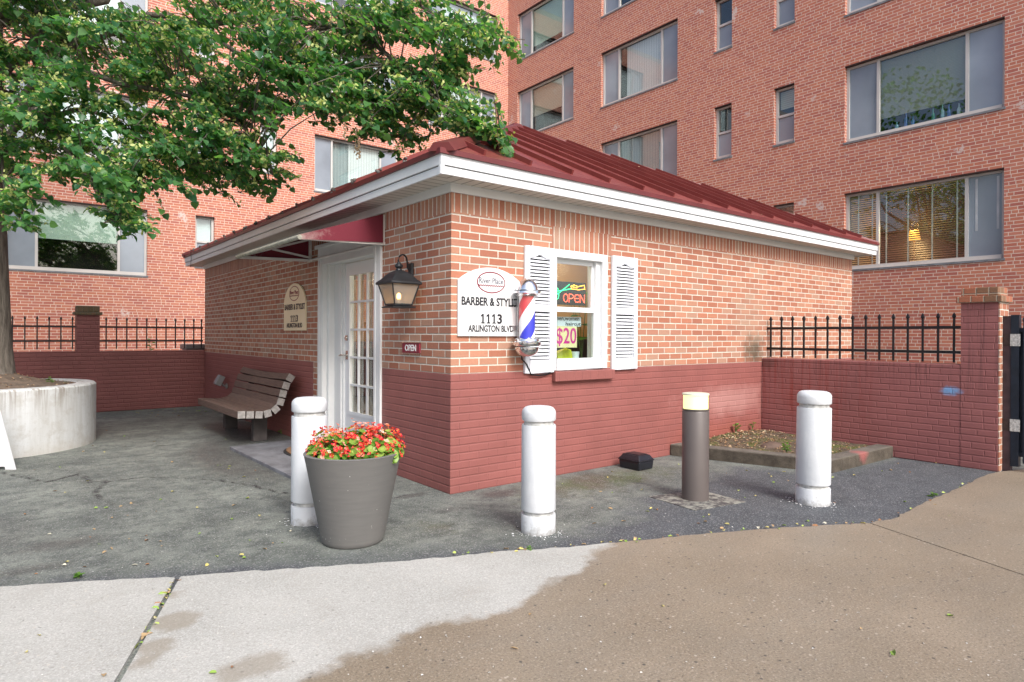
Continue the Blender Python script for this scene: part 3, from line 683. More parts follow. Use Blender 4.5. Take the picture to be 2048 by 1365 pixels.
# ------------------------------------------------------------------ wall lantern
lx, ly = -.19, .56
lan = thing('wall_lantern', 'black wall lantern with frosted panes and a lit bulb beside the door', 'lantern', (lx, ly, 1.6))
M_blk = pm('black_metal', (.022, .024, .027), .4, .3, 12, metal=.3)
b = MB(); b.obox((-.012, .66, 1.92), (0, 1, 0), (0, 0, 1), (1, 0, 0), .075, .17, .024); b.build('backplate', M_blk, lan, bevel=.006)
b = MB(); b.tube([(-.02, .665, 1.93), (-.045, .665, 1.96), (-.05, .66, 2.01), (-.07, .64, 2.05), (-.105, .615, 2.068), (-.14, .595, 2.068), (-.18, .57, 2.045), (-.198, .556, 2.01), (-.19, .56, 1.985)], .008, 8)
b.tube([(-.02, .655, 1.885), (-.1, .61, 1.885), (lx, ly, 1.90)], .007); b.build('arm', M_blk, lan, smooth=60)
def frustum(b, prof, c, n_=4, rot=45):
    """square or many sided turned profile"""
    V = []; Fc = []
    for r, z in prof:
        for i in range(n_):
            a = R(rot)+2*math.pi*i/n_; V.append((c[0]+r*math.cos(a), c[1]+r*math.sin(a), c[2]+z))
    for j in range(len(prof)-1):
        for i in range(n_): i2 = (i+1) % n_; Fc.append((j*n_+i, j*n_+i2, (j+1)*n_+i2, (j+1)*n_+i))
    Fc.append(tuple(range(n_-1, -1, -1))); Fc.append(tuple((len(prof)-1)*n_+i for i in range(n_))); b.add(V, Fc)
s2 = math.sqrt(2)
b = MB(); frustum(b, [(.150*s2, 1.79), (.153*s2, 1.80), (.15*s2, 1.812), (.118*s2, 1.84), (.085*s2, 1.88), (.055*s2, 1.905), (.03*s2, 1.918)], (lx, ly, 0))
b.lathe([(.028, 1.91), (.032, 1.925), (.02, 1.935), (.036, 1.95), (.036, 1.965), (.02, 1.98), (.012, 1.995)], (lx, ly, 0), 14); b.build('roof_cap', M_blk, lan, bevel=.003, seg=1)
zb, zt_ = 1.612, 1.79; rb, rt_ = .085, .132
b = MB()
for sx_, sy_ in ((1, 1), (1, -1), (-1, 1), (-1, -1)):
    p, q = Vector((lx+sx_*rb, ly+sy_*rb, zb)), Vector((lx+sx_*rt_, ly+sy_*rt_, zt_)); b.tube([p, q], .007, 6)
frustum(b, [(rb*s2*1.06, zb-.006), (rb*s2*1.06, zb+.008)], (lx, ly, 0)); frustum(b, [(rb*s2*1.3, zb-.028), (rb*s2*1.32, zb-.018), (rb*s2*.9, zb-.008)], (lx, ly, 0)); b.build('cage', M_blk, lan)
mt, n, bs = new_mat('frosted_lantern_glass'); nt = mt.node_tree; tr = n.node('ShaderNodeBsdfTransparent'); tr.inputs[0].default_value = (1, .97, .9, 1)
tl = n.node('ShaderNodeBsdfTranslucent'); tl.inputs[0].default_value = (.6, .55, .45, 1); bs.inputs['Base Color'].default_value = (.46, .44, .40, 1); bs.inputs['Roughness'].default_value = .15
m1 = n.node('ShaderNodeMixShader'); m1.inputs[0].default_value = .5; nt.links.new(tl.outputs[0], m1.inputs[1]); nt.links.new(bs.outputs[0], m1.inputs[2])
m2 = n.node('ShaderNodeMixShader'); m2.inputs[0].default_value = .62; nt.links.new(tr.outputs[0], m2.inputs[1]); nt.links.new(m1.outputs[0], m2.inputs[2]); nt.links.new(m2.outputs[0], nt.nodes['Material Output'].inputs[0])
M_frost = mt
b = MB(); q4 = ((1, 1), (-1, 1), (-1, -1), (1, -1))
for i in range(4):
    (a, c), (d, e) = q4[i], q4[(i+1) % 4]; b.quad((lx+a*rb, ly+c*rb, zb), (lx+d*rb, ly+e*rb, zb), (lx+d*rt_, ly+e*rt_, zt_), (lx+a*rt_, ly+c*rt_, zt_))
b.build('glass', M_frost, lan)
b = MB(); b.lathe([(.012, zb), (.012, zb+.05)], (lx, ly, 0), 10); b.build('candle', pm('cream_candle_tube', (.8, .74, .6), .5), lan, smooth=50)
b = MB(); b.ball((lx, ly, zb+.075), .02, 10, 8, (1, 1, 1.6)); b.build('bulb', pm('lit_bulb', (1, .8, .4), .5, 0, emit=(1, .5, .14), estr=9), lan, smooth=80)

# ------------------------------------------------------------------ wall signs
M_mar = pm('maroon_paint', (.20, .012, .028), .5, .05); M_ink = pm('black_lettering', (.012, .012, .016), .5, .05); M_gray = pm('grey_lettering', (.10, .10, .13), .5, .05)
def wall_sign(F, a0, a1, z0, zs, ztop, board, label, key, txt, dark):
    s = thing('wall_sign', label, 'sign', F.p((a0+a1)/2, 0, z0), 'matching shop signs with the street number')
    cx = (a0+a1)/2; hw_ = (a1-a0)/2
    if key == 'flat':
        h_ = ztop-zs; rr = (hw_**2+h_**2)/(2*h_); t = math.degrees(math.asin(hw_/rr)); top = arc_pts(cx, ztop-rr, rr, rr, 90-t, 90+t, 20)
    else: top = arc_pts(cx, zs, hw_, ztop-zs, 0, 180, 24)
    MB().prism(F, [(a0, z0), (a1, z0)]+top, .003, .022).build('board', board, s, bevel=.002, seg=1)
    of = .0245; W_ = a1-a0; H_ = ztop-z0
    ex, ez, erx, erz = cx+W_*.0, z0+H_*.785, W_*.225, H_*.158
    o_ = arc_pts(ex, ez, erx, erz, 0, 360, 48)[:-1]; i_ = arc_pts(ex, ez, erx-.010, erz-.010, 0, 360, 48)[:-1]
    b = MB(); k_ = 48
    b.add([F.p(a, of, z) for a, z in o_]+[F.p(a, of, z) for a, z in i_]+[F.p(a, .02, z) for a, z in o_], [(i, (i+1) % k_, k_+(i+1) % k_, k_+i) for i in range(k_)]+[(i, 2*k_+i, 2*k_+(i+1) % k_, (i+1) % k_) for i in range(k_)])
    zz = ez-erz*.30; hwid = erx*math.sqrt(1-.09)-.006
    wv = [(ex-hwid+2*hwid*i/60, zz+.0055*math.sin(i*math.pi/2.5)) for i in range(61)]
    for (p, q) in zip(wv[:-1], wv[1:]): b.quad(F.p(p[0], of, p[1]-.005), F.p(q[0], of, q[1]-.005), F.p(q[0], of, q[1]+.005), F.p(p[0], of, p[1]+.005))
    b.build('emblem', M_mar, s)
    text_mesh('River Place', F, ex-erx*.84, ex+erx*.84, ez-erz*.10, ez+erz*.42, of, 'emblem_lettering', M_gray if key == 'flat' else M_mar, s, bold=.010)
    def T(body, u0, u1, v0, v1, bold=.006): text_mesh(body, F, a0+W_*u0, a0+W_*u1, z0+H_*v0, z0+H_*v1, of, 'lettering', dark, s, bold=bold)
    T('BARBER & STYLIST', .045, .985, .44, .565, .030); 
    for i in range(3):
        g0 = a0+W_*(.335+.088*i); g1 = g0+W_*.068; v0, v1 = z0+H_*.185, z0+H_*.325; dw, dh = g1-g0, v1-v0
        MB().prism(F, [(g0+dw*p, v0+dh*q) for p, q in ((.12, 0), (.95, 0), (.95, .12), (.72, .12), (.72, 1), (.44, 1), (.06, .84), (.06, .66), (.38, .78), (.38, .12), (.12, .12))], of-.002, of).build('lettering', dark, s)
    T('3', .335+.088*3, .675, .182, .328, .035); T('ARLINGTON BLVD', .145, .865, .062, .162, .028)
    return s
M_sw = pm('white_sign_board', (.72, .725, .72), .35, .02, 2); M_sc = pm('cream_sign_board', (.72, .62, .42), .4, .04, 2)
wall_sign(FR, .06, .75, 1.335, 1.815, 1.937, M_sw, 'white arched shop sign with black lettering beside the barber pole', 'flat', 0, M_ink)
wall_sign(FL, -4.04, -3.262, 1.392, 1.72, 2.0, M_sc, 'cream arched shop sign with black lettering left of the door', 'round', 0, M_ink)
# open plaque
pq = thing('open_plaque', 'small maroon plaque reading OPEN in white below the wall lantern', 'sign', FL.p(-.65, 0, 1.175))
MB().box(FL, -.812, -.492, .002, .016, 1.178, 1.27).build('board', M_mar, pq, bevel=.003)
MB().box(FL, -.817, -.487, .002, .020, 1.271, 1.281).box(FL, -.817, -.487, .002, .020, 1.167, 1.177).build('frame', M_chrome, pq)
text_mesh('OPEN', FL, -.755, -.552, 1.195, 1.254, .0185, 'lettering', M_sw, pq, bold=.02)

# ------------------------------------------------------------------ barber pole
py_ = -.14; pc = at_y(1054, 640, py_); px_ = float(pc[0])
zt = lambda v: float(at_y(1054, v, py_)[2])
pole = thing('barber_pole', 'barber pole with red, white and blue stripes between chrome domes', 'barber pole', (px_, 0, zt(715)))
M_chr = pm('polished_chrome', (.75, .76, .78), .12, .03, 4, metal=1.)
za, zb_, zc, zd, ze, zf = zt(557), zt(581), zt(592), zt(677), zt(690), zt(715)
b = MB(); b.lathe([(.100, zb_+.000)]+[(.100*math.cos(R(t)), zb_+(za-zb_)*math.sin(R(t))) for t in range(8, 88, 8)]+[(.004, za)], (px_, py_, 0), 36); b.lathe([(.095, zb_-.006), (.124, zb_-.012), (.126, zb_-.03), (.10, zb_-.042), (.092, zc-.005)][::-1], (px_, py_, 0), 36); b.build('dome', M_chr, pole, smooth=45)
b = MB(); b.lathe([(.092, zd+.004), (.112, zd-.008), (.115, zd-.025), (.130, zd-.035), (.130, zd-.055), (.115, zd-.07)][::-1], (px_, py_, 0), 36)
b.lathe([(.004, zf)]+[(.112*math.sin(R(t)), ze-.02-(ze-.02-zf)*math.cos(R(t))) for t in range(8, 90, 8)]+[(.112, ze-.02)], (px_, py_, 0), 36); b.build('bowl', M_chr, pole, smooth=45)
mt, n, bs = new_mat('barber_stripes'); tc = n.node('ShaderNodeTexCoord'); sx = n.node('ShaderNodeSeparateXYZ'); n.put(sx.inputs[0], tc.outputs['Object'])
ang = n.m('DIVIDE', n.m('ARCTAN2', n.m('SUBTRACT', sx.outputs[1], py_), sx.outputs[0]), 2*math.pi)
ph = n.m('FRACT', n.m('ADD', n.m('SUBTRACT', n.m('DIVIDE', sx.outputs[2], .62), ang), 3.90))
cc = n.ramp(ph, [(0., (.62, .06, .07)), (.22, (.86, .86, .88)), (.46, (.04, .05, .52)), (.72, (.86, .86, .88)), (.98, (.62, .06, .07))], 'CONSTANT'); n.put(bs.inputs['Base Color'], cc); bs.inputs['Roughness'].default_value = .3
b = MB(); b.lathe([(.073, zd), (.073, zc)], (px_, py_, 0), 40); b.build('striped_cylinder', mt, pole, smooth=45)
b = MB(); b.lathe([(.092, zd), (.092, zc)], (px_, py_, 0), 40, close=False); b.build('glass_tube', glass_mat('clear_tube', (.97, .98, .98), .6), pole, smooth=45)
b = MB(); b.box(FR, px_-.03, px_+.03, .03, .048, zf+.06, zb_+.02); b.box(FR, px_-.05, px_+.02, .024, .10, zb_-.05, zb_-.0); b.box(FR, px_-.05, px_+.02, .024, .10, zd-.07, zd-.02)
b.box(FR, px_-.075, px_-.025, .024, .034, 1.62, 1.66); b.box(FR, px_-.075, px_-.025, .024, .034, 1.39, 1.43); b.build('bracket', pm('galvanised_bracket', (.45, .45, .46), .4, .3, 15, metal=.7), pole)
cb = MB(); cb.tube([FR.p(px_-.0, .05, zf+.08), FR.p(px_+.02, .045, zf-.02), FR.p(.80, .04, 1.08), FR.p(.86, .03, .985), FR.p(.95, .03, .97), FR.p(1.05, .02, .975), FR.p(1.16, .02, 1.003)], .007, 6)
tag(cb.build('power_cable', M_blk, smooth=60), 'thin black cable hanging from the barber pole to the window sill', 'cable')

# ------------------------------------------------------------------ things in the shop window
led = thing('led_sign', 'black LED sign reading OPEN with green scissors and orange comb in the window', 'sign', (1.38, .15, 1.65))
FW = Face((0, .14, 0), (1, 0, 0), (0, -1, 0))
MB().box(FW, 1.285, 1.738, -.02, 0, 1.652, 1.884).build('board', pm('black_sign_board', (.015, .015, .017), .3), led)
def dots(lines, step, r, name, col, st):
    b = MB()
    for ln in lines:
        ln = [np.array(p) for p in S2(ln)]
        for p, q in zip(ln[:-1], ln[1:]):
            d = np.linalg.norm(q-p); k = max(1, int(round(d/step)))
            for i in range(k):
                c = p+(q-p)*i/k; b.ball(FW.p(c[0], .004, c[1]), r, 6, 4)
        b.ball(FW.p(ln[-1][0], .004, ln[-1][1]), r, 6, 4)
    b.build(name, pm(name+'_light', col, .5, 0, emit=col, estr=st), led)
def L2(pts, a, z, w_, h_): return [(a+p[0]*w_, z+p[1]*h_) for p in pts]
def S2(ln): return [(1.285+(a-1.215)*1.10, 1.652+(z-1.64)*1.05) for a, z in ln]
ov = [(.5+.5*math.cos(R(t)), .5+.5*math.sin(R(t))) for t in range(0, 361, 30)]
lw, lh, zl = .056, .075, 1.668; A_ = [1.338+i*.07 for i in range(4)]
dots([L2(ov, A_[0], zl, lw, lh), L2([(0, 0), (0, 1), (.6, 1), (.95, .85), (.95, .6), (.6, .45), (0, .45)], A_[1], zl, lw, lh),
      L2([(1, .15), (.7, 0), (.25, .05), (0, .3), (0, .7), (.25, .95), (.7, 1), (1, .85)], A_[2], zl, lw, lh), L2([(0, .5), (.9, .5)], A_[2], zl, lw, lh), L2([(0, 0), (0, 1), (1, 0), (1, 1)], A_[3], zl, lw, lh)], .0095, .0033, 'red_lettering', (1., .10, .05), 5)
dots([[(1.27, 1.74), (1.41, 1.835)], [(1.265, 1.765), (1.43, 1.795)], [(1.262, 1.745), (1.28, 1.73), (1.275, 1.70), (1.25, 1.685), (1.235, 1.70), (1.24, 1.73), (1.262, 1.745)], [(1.262, 1.765), (1.27, 1.785), (1.25, 1.80), (1.23, 1.785), (1.24, 1.762), (1.262, 1.765)]], .010, .004, 'green_scissors', (.03, .9, .25), 3.5)
dots([[(1.43, 1.82), (1.47, 1.835), (1.52, 1.82), (1.60, 1.838), (1.61, 1.80), (1.52, 1.79), (1.44, 1.795), (1.43, 1.82)], [(1.45, 1.815), (1.51, 1.808)]], .010, .0035, 'orange_comb', (1., .42, .04), 5)
FP_ = Face((0, .115, 0), (1, 0, 0), (0, -1, 0))
pp = thing('paper_sign', 'white paper in the shop window handwritten men, women haircut', 'sign', (1.37, .115, 1.43))
MB().box(FP_, 1.281, 1.644, -.003, 0, 1.437, 1.530).build('sheet', pm('white_paper', (.62, .70, .72), .7, .04), pp)
text_mesh('men,women', FP_, 1.290, 1.62, 1.487, 1.524, .0015, 'handwriting', M_ink, pp, bold=.02, extr=.0005); text_mesh('haircut', FP_, 1.43, 1.64, 1.444, 1.479, .0015, 'handwriting', M_ink, pp, bold=.02, extr=.0005)
p20 = thing('price_sign', 'yellow sheet with a pink twenty dollar price in the shop window', 'sign', (1.37, .11, 1.22))
MB().box(FP_, 1.294, 1.588, -.003, 0, 1.224, 1.4355).build('sheet', pm('yellow_paper', (.78, .70, .36), .7, .04), p20)
text_mesh('$20', FP_, 1.305, 1.578, 1.238, 1.422, .0015, 'lettering', pm('pink_ink', (.62, .03, .26), .5, .05), p20, bold=.012, extr=.0005)
MB().wbox(1.18, 2.0, .205, .34, 1.05, 1.09).build('interior_ledge', M_white, shop)
b = MB(); b.add([(q_+.22, w_, e_) for q_, w_, e_ in [(1.22, .22, 1.095), (1.42, .22, 1.095), (1.42, .32, 1.095), (1.22, .32, 1.095), (1.20, .23, 1.16), (1.40, .23, 1.20), (1.41, .31, 1.19), (1.21, .31, 1.17), (1.31, .24, 1.205), (1.36, .28, 1.22)]], [(3, 2, 1, 0), (0, 1, 5, 4), (1, 2, 6, 5), (2, 3, 7, 6), (3, 0, 4, 7), (4, 5, 8), (5, 6, 9), (8, 5, 9), (4, 8, 9, 7), (6, 7, 9)])
tag(b.build('wrapped_pot', pm('lime_wrap', (.55, .62, .03), .35, .15, 20), bevel=.004), 'crumpled lime yellow wrapping round a plant pot on the shop window ledge', 'pot')
b = MB(); b.lathe([(.038, 0), (.048, .085), (.045, .085), (.036, .006)], (1.71, .27, 1.092), 18); tag(b.build('cup', pm('white_plastic', (.66, .74, .76), .4), smooth=50), 'pale plastic cup beside the lime yellow wrapping in the shop window', 'cup')

# leaf builder used by all the plants
def leaves(base, direc, normal, length, width, fold=.25, heart=True):
    """arrays (n,3) -> V,F: six point leaves folded along the midrib"""
    base = np.asarray(base); n_ = len(base); d = direc/np.linalg.norm(direc, axis=1)[:, None]
    s = np.cross(d, normal); s /= np.linalg.norm(s, axis=1)[:, None]+1e-9; nn_ = np.cross(s, d)
    l = np.asarray(length).reshape(-1, 1)*np.ones((n_, 1)); w_ = np.asarray(width).reshape(-1, 1)*np.ones((n_, 1))
    y1, y2 = (.10, .50) if heart else (.25, .7)
    P = [base, base+d*l*y1-s*w_*.46+nn_*w_*fold*.5, base+d*l*y2-s*w_*.44+nn_*w_*fold*.5, base+d*l-nn_*l*.08, base+d*l*y2+s*w_*.44+nn_*w_*fold*.5, base+d*l*y1+s*w_*.46+nn_*w_*fold*.5]
    V = np.stack(P, 1).reshape(-1, 3); k = np.arange(n_)[:, None]*6
    return V, np.concatenate([k+np.array([[0, 3, 2, 1]]), k+np.array([[0, 5, 4, 3]])])
def leaf_mat(name, c0, c1, trans=.45, rough=.45, back=None):
    mt, n, bs = new_mat(name); nt = mt.node_tree
    c = n.mix(n.island(), c0, c1)
    n.put(bs.inputs['Base Color'], c); bs.inputs['Roughness'].default_value = rough; bs.inputs['Specular IOR Level'].default_value = .4
    tl = n.node('ShaderNodeBsdfTranslucent'); n.put(tl.inputs[0], n.mix(1., c, (1.5, 1.6, .6), 'MULTIPLY'))
    mx = n.node('ShaderNodeMixShader'); mx.inputs[0].default_value = trans; nt.links.new(bs.outputs[0], mx.inputs[1]); nt.links.new(tl.outputs[0], mx.inputs[2])
    nt.links.new(mx.outputs[0], nt.nodes['Material Output'].inputs[0]); return mt
M_weed = leaf_mat('weed_leaf', (.07, .17, .02), (.14, .28, .05), .35)
def weed(c, h, k, label, name='weed', cat='weed', ll=.05, spread=.5, mat=None, hang=0.):
    c = np.array(c, float); t = thing(name, label, cat, c)
    nst = max(1, k//5); B = []; D = []; st = MB()
    for i in range(nst):
        a = rng.uniform(0, 6.28); lean = rng.uniform(0, spread); e = c+np.array([math.cos(a)*lean*h, math.sin(a)*lean*h, h*rng.uniform(.6, 1)])
        mid = (c+e)/2+np.array([0, 0, h*.08]); st.tube([c, mid, e], [.004, .003, .0015], 5)
        for j in range(5):
            q = .25+.75*j/4; p = c+(e-c)*q+np.array([0, 0, h*.08*math.sin(q*3.14)]); g = rng.uniform(0, 6.28); B.append(p); D.append([math.cos(g), math.sin(g), rng.uniform(-.2, .5)-hang])
    st.build('stem', pm('weed_stem', (.12, .2, .05), .6), t)
    B = np.array(B); D = np.array(D); V, Fq = leaves(B, D, np.array([[0, 0, 1.]])+rng.normal(0, .25, (len(B), 3)), ll*rng.uniform(.6, 1.2, len(B)), ll*.55, heart=False)
    np_mesh('foliage', V, Fq, mat or M_weed, t); return t
weed((1.84, .30, 1.09), .75, 30, 'tall leafy houseplant on the right of the shop window', 'houseplant', 'plant', .13, .25)

# ------------------------------------------------------------------ bench
bench = thing('bench', 'weathered brown timber slat bench with curved back against the shop wall', 'bench', (-.45, 4.4, 0))
mt, n, bs = new_mat('weathered_timber'); co = n.objc(); gr = n.noise(n.scale(co, (40., 2., 40.)), 3., 5, .6)
n.put(bs.inputs['Base Color'], n.mix(n.rng(gr, .3, .7), (.06, .036, .028), (.15, .098, .076))); bs.inputs['Roughness'].default_value = .7; n.put(bs.inputs['Normal'], n.bump(gr, .4, .004)); M_tim = mt
M_end = pm('grey_end_grain', (.27, .255, .24), .8, .25, 30, bump=.3, bscale=60)
prof = [(-.735, .385, 0), (-.635, .378, 3), (-.532, .371, 4), (-.43, .380, -12), (-.335, .425, -40), (-.275, .512, -72), (-.245, .610, -76), (-.208, .707, -72), (-.155, .800, -58)]
Yr, Yl = 3.4, 5.36
for i, (x, z, a) in enumerate(prof):
    b = MB(); ux = Vector((math.cos(R(-a)), 0, math.sin(R(-a)))); uz = Vector((-math.sin(R(-a)), 0, math.cos(R(-a))))
    # each slat bows slightly along its length
    sec = 8; V = []; Fc = []
    for j in range(sec+1):
        y = Yr+(Yl-Yr)*j/sec; bow = .0 if i != 8 else -.02*math.sin(math.pi*j/sec)
        for p_, q_ in ((-.045, -.045), (.045, -.045), (.045, .045), (-.045, .045)): V.append(Vector((x, y, z+bow))+ux*p_+uz*q_)
    for j in range(sec):
        for k in range(4): k2 = (k+1) % 4; Fc.append((j*4+k, (j+1)*4+k, (j+1)*4+k2, j*4+k2))
    Fc.append((0, 1, 2, 3)); Fc.append(tuple(sec*4+k for k in (3, 2, 1, 0))); b.add(V, Fc)
    s = b.build('slat', M_tim, bench, bevel=.006)
    c = Vector((x, Yr-.002, z)); MB().obox(c, ux, uz, (0, 1, 0), .086, .086, .003).build('end_grain', M_end, s)
M_dk = pm('dark_timber_leg', (.045, .038, .036), .7, .3, 10, bump=.3)
for y in (3.72, 5.03):
    b = MB(); b.wbox(-.50, -.33, y, y+.10, 0, .335); b.build('leg', M_dk, bench, bevel=.006)
    pts = [(-.70, .328), (-.45, .318), (-.38, .335), (-.26, .42), (-.205, .52), (-.15, .69), (-.10, .77), (-.06, .745), (-.14, .50), (-.24, .34), (-.36, .26), (-.66, .285)]
    MB().prism(Face((0, y+.03, 0), (1, 0, 0), (0, -1, 0)), pts[::-1], -.04, 0).build('bracket', M_dk, bench)
# floodlight
fl = thing('floodlight', 'small grey box floodlight on the wall beyond the bench', 'floodlight', (0, 6.85, .5))
M_gm = pm('grey_metal', (.20, .20, .205), .5, .1, 8)
ax_ = Vector((-.5, 0, .87)).normalized(); MB().obox((-.13, 6.83, .57), (0, 1, 0), Vector((.45, 0, .89)).normalized(), Vector((-.89, 0, .45)), .15, .17, .09).build('housing', M_gm, fl, bevel=.008)
MB().obox((-.173, 6.83, .592), (0, 1, 0), Vector((.45, 0, .89)).normalized(), Vector((-.89, 0, .45)), .125, .14, .006).build('lens', pm('floodlight_lens', (.3, .31, .32), .2), fl)
MB().tube([(-.01, 6.86, .47), (-.06, 6.85, .48), (-.10, 6.84, .53)], .018, 10).build('arm', M_gm, fl, smooth=60); MB().tube([(-.002, 6.86, .47), (-.02, 6.86, .47)], .045, 16).build('backplate', M_gm, fl, smooth=50)

# ------------------------------------------------------------------ doorstep, mat, bait box
mt, n, bs = new_mat('slate_grey_slab'); P = n.pos(); n.put(bs.inputs['Base Color'], n.mix(n.rng(n.noise(P, 5., 6, .7), .35, .65), (.10, .10, .11), (.20, .205, .22))); bs.inputs['Roughness'].default_value = .6; n.put(bs.inputs['Normal'], n.bump(n.noise(P, 40., 5), .3, .01))
st = MB().slab([(-.885, 3.33), (-.86, 1.06), (-.002, 1.06), (-.002, 3.40)], -.02, .035).build('doorstep', mt, bevel=.006); tag(st, 'low grey concrete doorstep slab in front of the shop door', 'doorstep', kind='structure')
dm_ = thing('doormat', 'half round brown coir doormat with a black rim on the doorstep', 'doormat', (-.30, 2.42, .035))
hm = [(-.28+.23*math.cos(R(t)), 2.40+.40*math.sin(R(t))) for t in range(90, 271, 10)]
MB().slab([(x*1.0, y) for x, y in [(-.24, 2.82)]+[(-.28+.26*math.cos(R(t)), 2.40+.43*math.sin(R(t))) for t in range(90, 271, 10)]+[(-.24, 1.97)]], .035, .045).build('rim', pm('black_rubber', (.02, .02, .02), .6), dm_)
MB().slab(hm, .045, .058).build('pile', pm('coir', (.20, .105, .05), .95, .25, 20, bump=.8, bscale=200), dm_)
bb = thing('bait_box', 'small black plastic bait box on the asphalt by the painted wall', 'box', (2.10, -.22, 0))
M_bp = pm('black_plastic', (.012, .013, .018), .32, .2, 8)
def tap(b, x0, x1, y0, y1, z0, z1, t):
    b.add([(x0, y0, z0), (x1, y0, z0), (x1, y1, z0), (x0, y1, z0), (x0+t, y0+t, z1), (x1-t, y0+t, z1), (x1-t, y1-t, z1), (x0+t, y1-t, z1)], [(3, 2, 1, 0), (4, 5, 6, 7), (0, 1, 5, 4), (1, 2, 6, 5), (2, 3, 7, 6), (3, 0, 4, 7)])
x0, x1, y0, y1 = 1.98, 2.215, -.37, -.09
b = MB(); tap(b, x0+.012, x1-.012, y0+.012, y1-.012, 0, .085, -.008); b.build('body', M_bp, bb, bevel=.012)
b = MB(); tap(b, x0, x1, y0, y1, .085, .098, .0); tap(b, x0+.004, x1-.004, y0+.004, y1-.004, .098, .145, .032); tap(b, x0+.05, x1-.05, y0+.05, y1-.05, .145, .152, .006); b.build('lid', M_bp, bb, bevel=.006)
MB().box(FR, 2.03-.0, 2.03+.05, .352, .3595, .005, .05).build('entry_hole', pm('deep_black', (.003, .003, .003), .9), bb)

# ------------------------------------------------------------------ bollards
mt, n, bs = new_mat('white_bollard_paint'); co = n.objc(); sx = n.node('ShaderNodeSeparateXYZ'); n.put(sx.inputs[0], co)
c_ = n.mix(n.rng(n.noise(co, 4., 5), .3, .7), (.53, .555, .575), (.61, .63, .645))
lowd = n.rng(n.m('ADD', sx.outputs[2], n.m('MULTIPLY', n.m('SUBTRACT', n.noise(co, 18., 6, .75), .5), .35)), .07, -.02)
c_ = n.mix(n.m('MULTIPLY', lowd, .8), c_, (.22, .21, .19))
c_ = n.mix(n.rng(n.noise(co, 30., 6, .75), .66, .70, 0, .7), c_, (.33, .32, .30))
n.put(bs.inputs['Base Color'], c_); bs.inputs['Roughness'].default_value = .5; n.put(bs.inputs['Normal'], n.bump(n.noise(co, 35., 5, .6), .35, .006)); M_bol = mt
M_grv = pm('grey_groove', (.42, .42, .40), .7, .35, 25)
def bollard(loc, r, h):
    t = thing('bollard', '', 'bollard', loc, 'white concrete bollards in front of the shop')
    l = np.array(loc); g0, g1, g2, g3 = h*.145, h*.178, h*.855, h*.890
    MB().lathe([(r*1.0, 0), (r*1.0, g0-.006), (r*.985, g0)], l, 48).build('base', M_bol, t, smooth=40)
    MB().lathe([(r*.86, g0-.002), (r*.86, g1+.002)], l, 48).build('lower_groove', M_grv, t, smooth=40)
    MB().lathe([(r*.985, g1), (r*1.0, g1+.006), (r*.985, g2-.006), (r*.97, g2)], l, 48).build('shaft', M_bol, t, smooth=40)
    MB().lathe([(r*.85, g2-.002), (r*.85, g3+.002)], l, 48).build('upper_groove', M_grv, t, smooth=40)
    rr = .045; MB().lathe([(r*.95, g3), (r*.985, g3+.008)]+[(r*.985-rr+rr*math.cos(R(q)), h-rr+rr*math.sin(R(q))) for q in range(0, 91, 15)]+[(r*.2, h+.004)], l, 48).build('cap', M_bol, t, smooth=40)
    t.rotation_euler = (random.uniform(-.009, .009), random.uniform(-.009, .009), random.uniform(0, 6.28))
    return t
tag(bollard((-1.229, -.041, 0), .125, .892), 'white concrete bollard behind the grey flower pot')
tag(bollard((-.07, -1.217, 0), .119, .858), 'white concrete bollard standing alone near the shop corner')
tag(bollard((2.179, -2.007, 0), .131, .905), 'white concrete bollard in front of the kerbed planting bed')
# paint flakes round the feet
lb = thing('light_bollard', 'brown metal light bollard with a lit glass head', 'bollard light', (1.519, -1.356, 0))
l = (1.519, -1.356, 0)
MB().lathe([(.108, .0), (.108, .725), (.104, .732), (.109, .738), (.109, .748)], l, 48).build('post', pm('brown_metal', (.098, .082, .076), .45, .06, 3), lb, smooth=40)
mt = glass_mat('lamp_glass', (.97, .97, .86), .8, .05); b = MB(); b.lathe([(.106, .748), (.106, .862)], l, 48, close=False); b.build('glass', mt, lb, smooth=40)
MB().lathe([(.109, .862), (.109, .872), (.10, .876), (.01, .878)], l, 48).build('cap', pm('pale_cap', (.62, .64, .50), .4, .1), lb, smooth=40)
MB().lathe([(.09, .752), (.088, .755)], l, 32).build('reflector', pm('cream_reflector', (.8, .8, .6), .4, emit=(1, .95, .6), estr=.5), lb, smooth=40)
MB().lathe([(.02, .76), (.05, .775), (.062, .80), (.062, .83), (.05, .85), (.02, .858)], l, 32).build('lamp', pm('lit_lamp', (1, 1, .9), .5, 0, emit=(1, .97, .78), estr=3.2), lb, smooth=60)
MB().lathe([(.100, .75), (.100, .861)], l, 40, close=False).build('diffuser', pm('yellow_diffuser', (.8, .78, .45), .5, 0, emit=(1, .95, .52), estr=.7), lb, smooth=60)
mt, n, bs = new_mat('worn_footing'); P = n.pos(); n.put(bs.inputs['Base Color'], n.mix(n.rng(n.noise(P, 11., 6, .75), .44, .56), (.06, .055, .055), (.25, .245, .21))); bs.inputs['Roughness'].default_value = .8; n.put(bs.inputs['Normal'], n.bump(n.noise(P, 40., 5), .4, .01))
b = MB(); b.slab([(1.215, -1.57), (1.76, -1.665), (1.80, -1.20), (1.27, -1.075)], -.02, .006); tag(b.build('footing', mt), 'worn square concrete footing under the light bollard', 'footing', kind='structure')

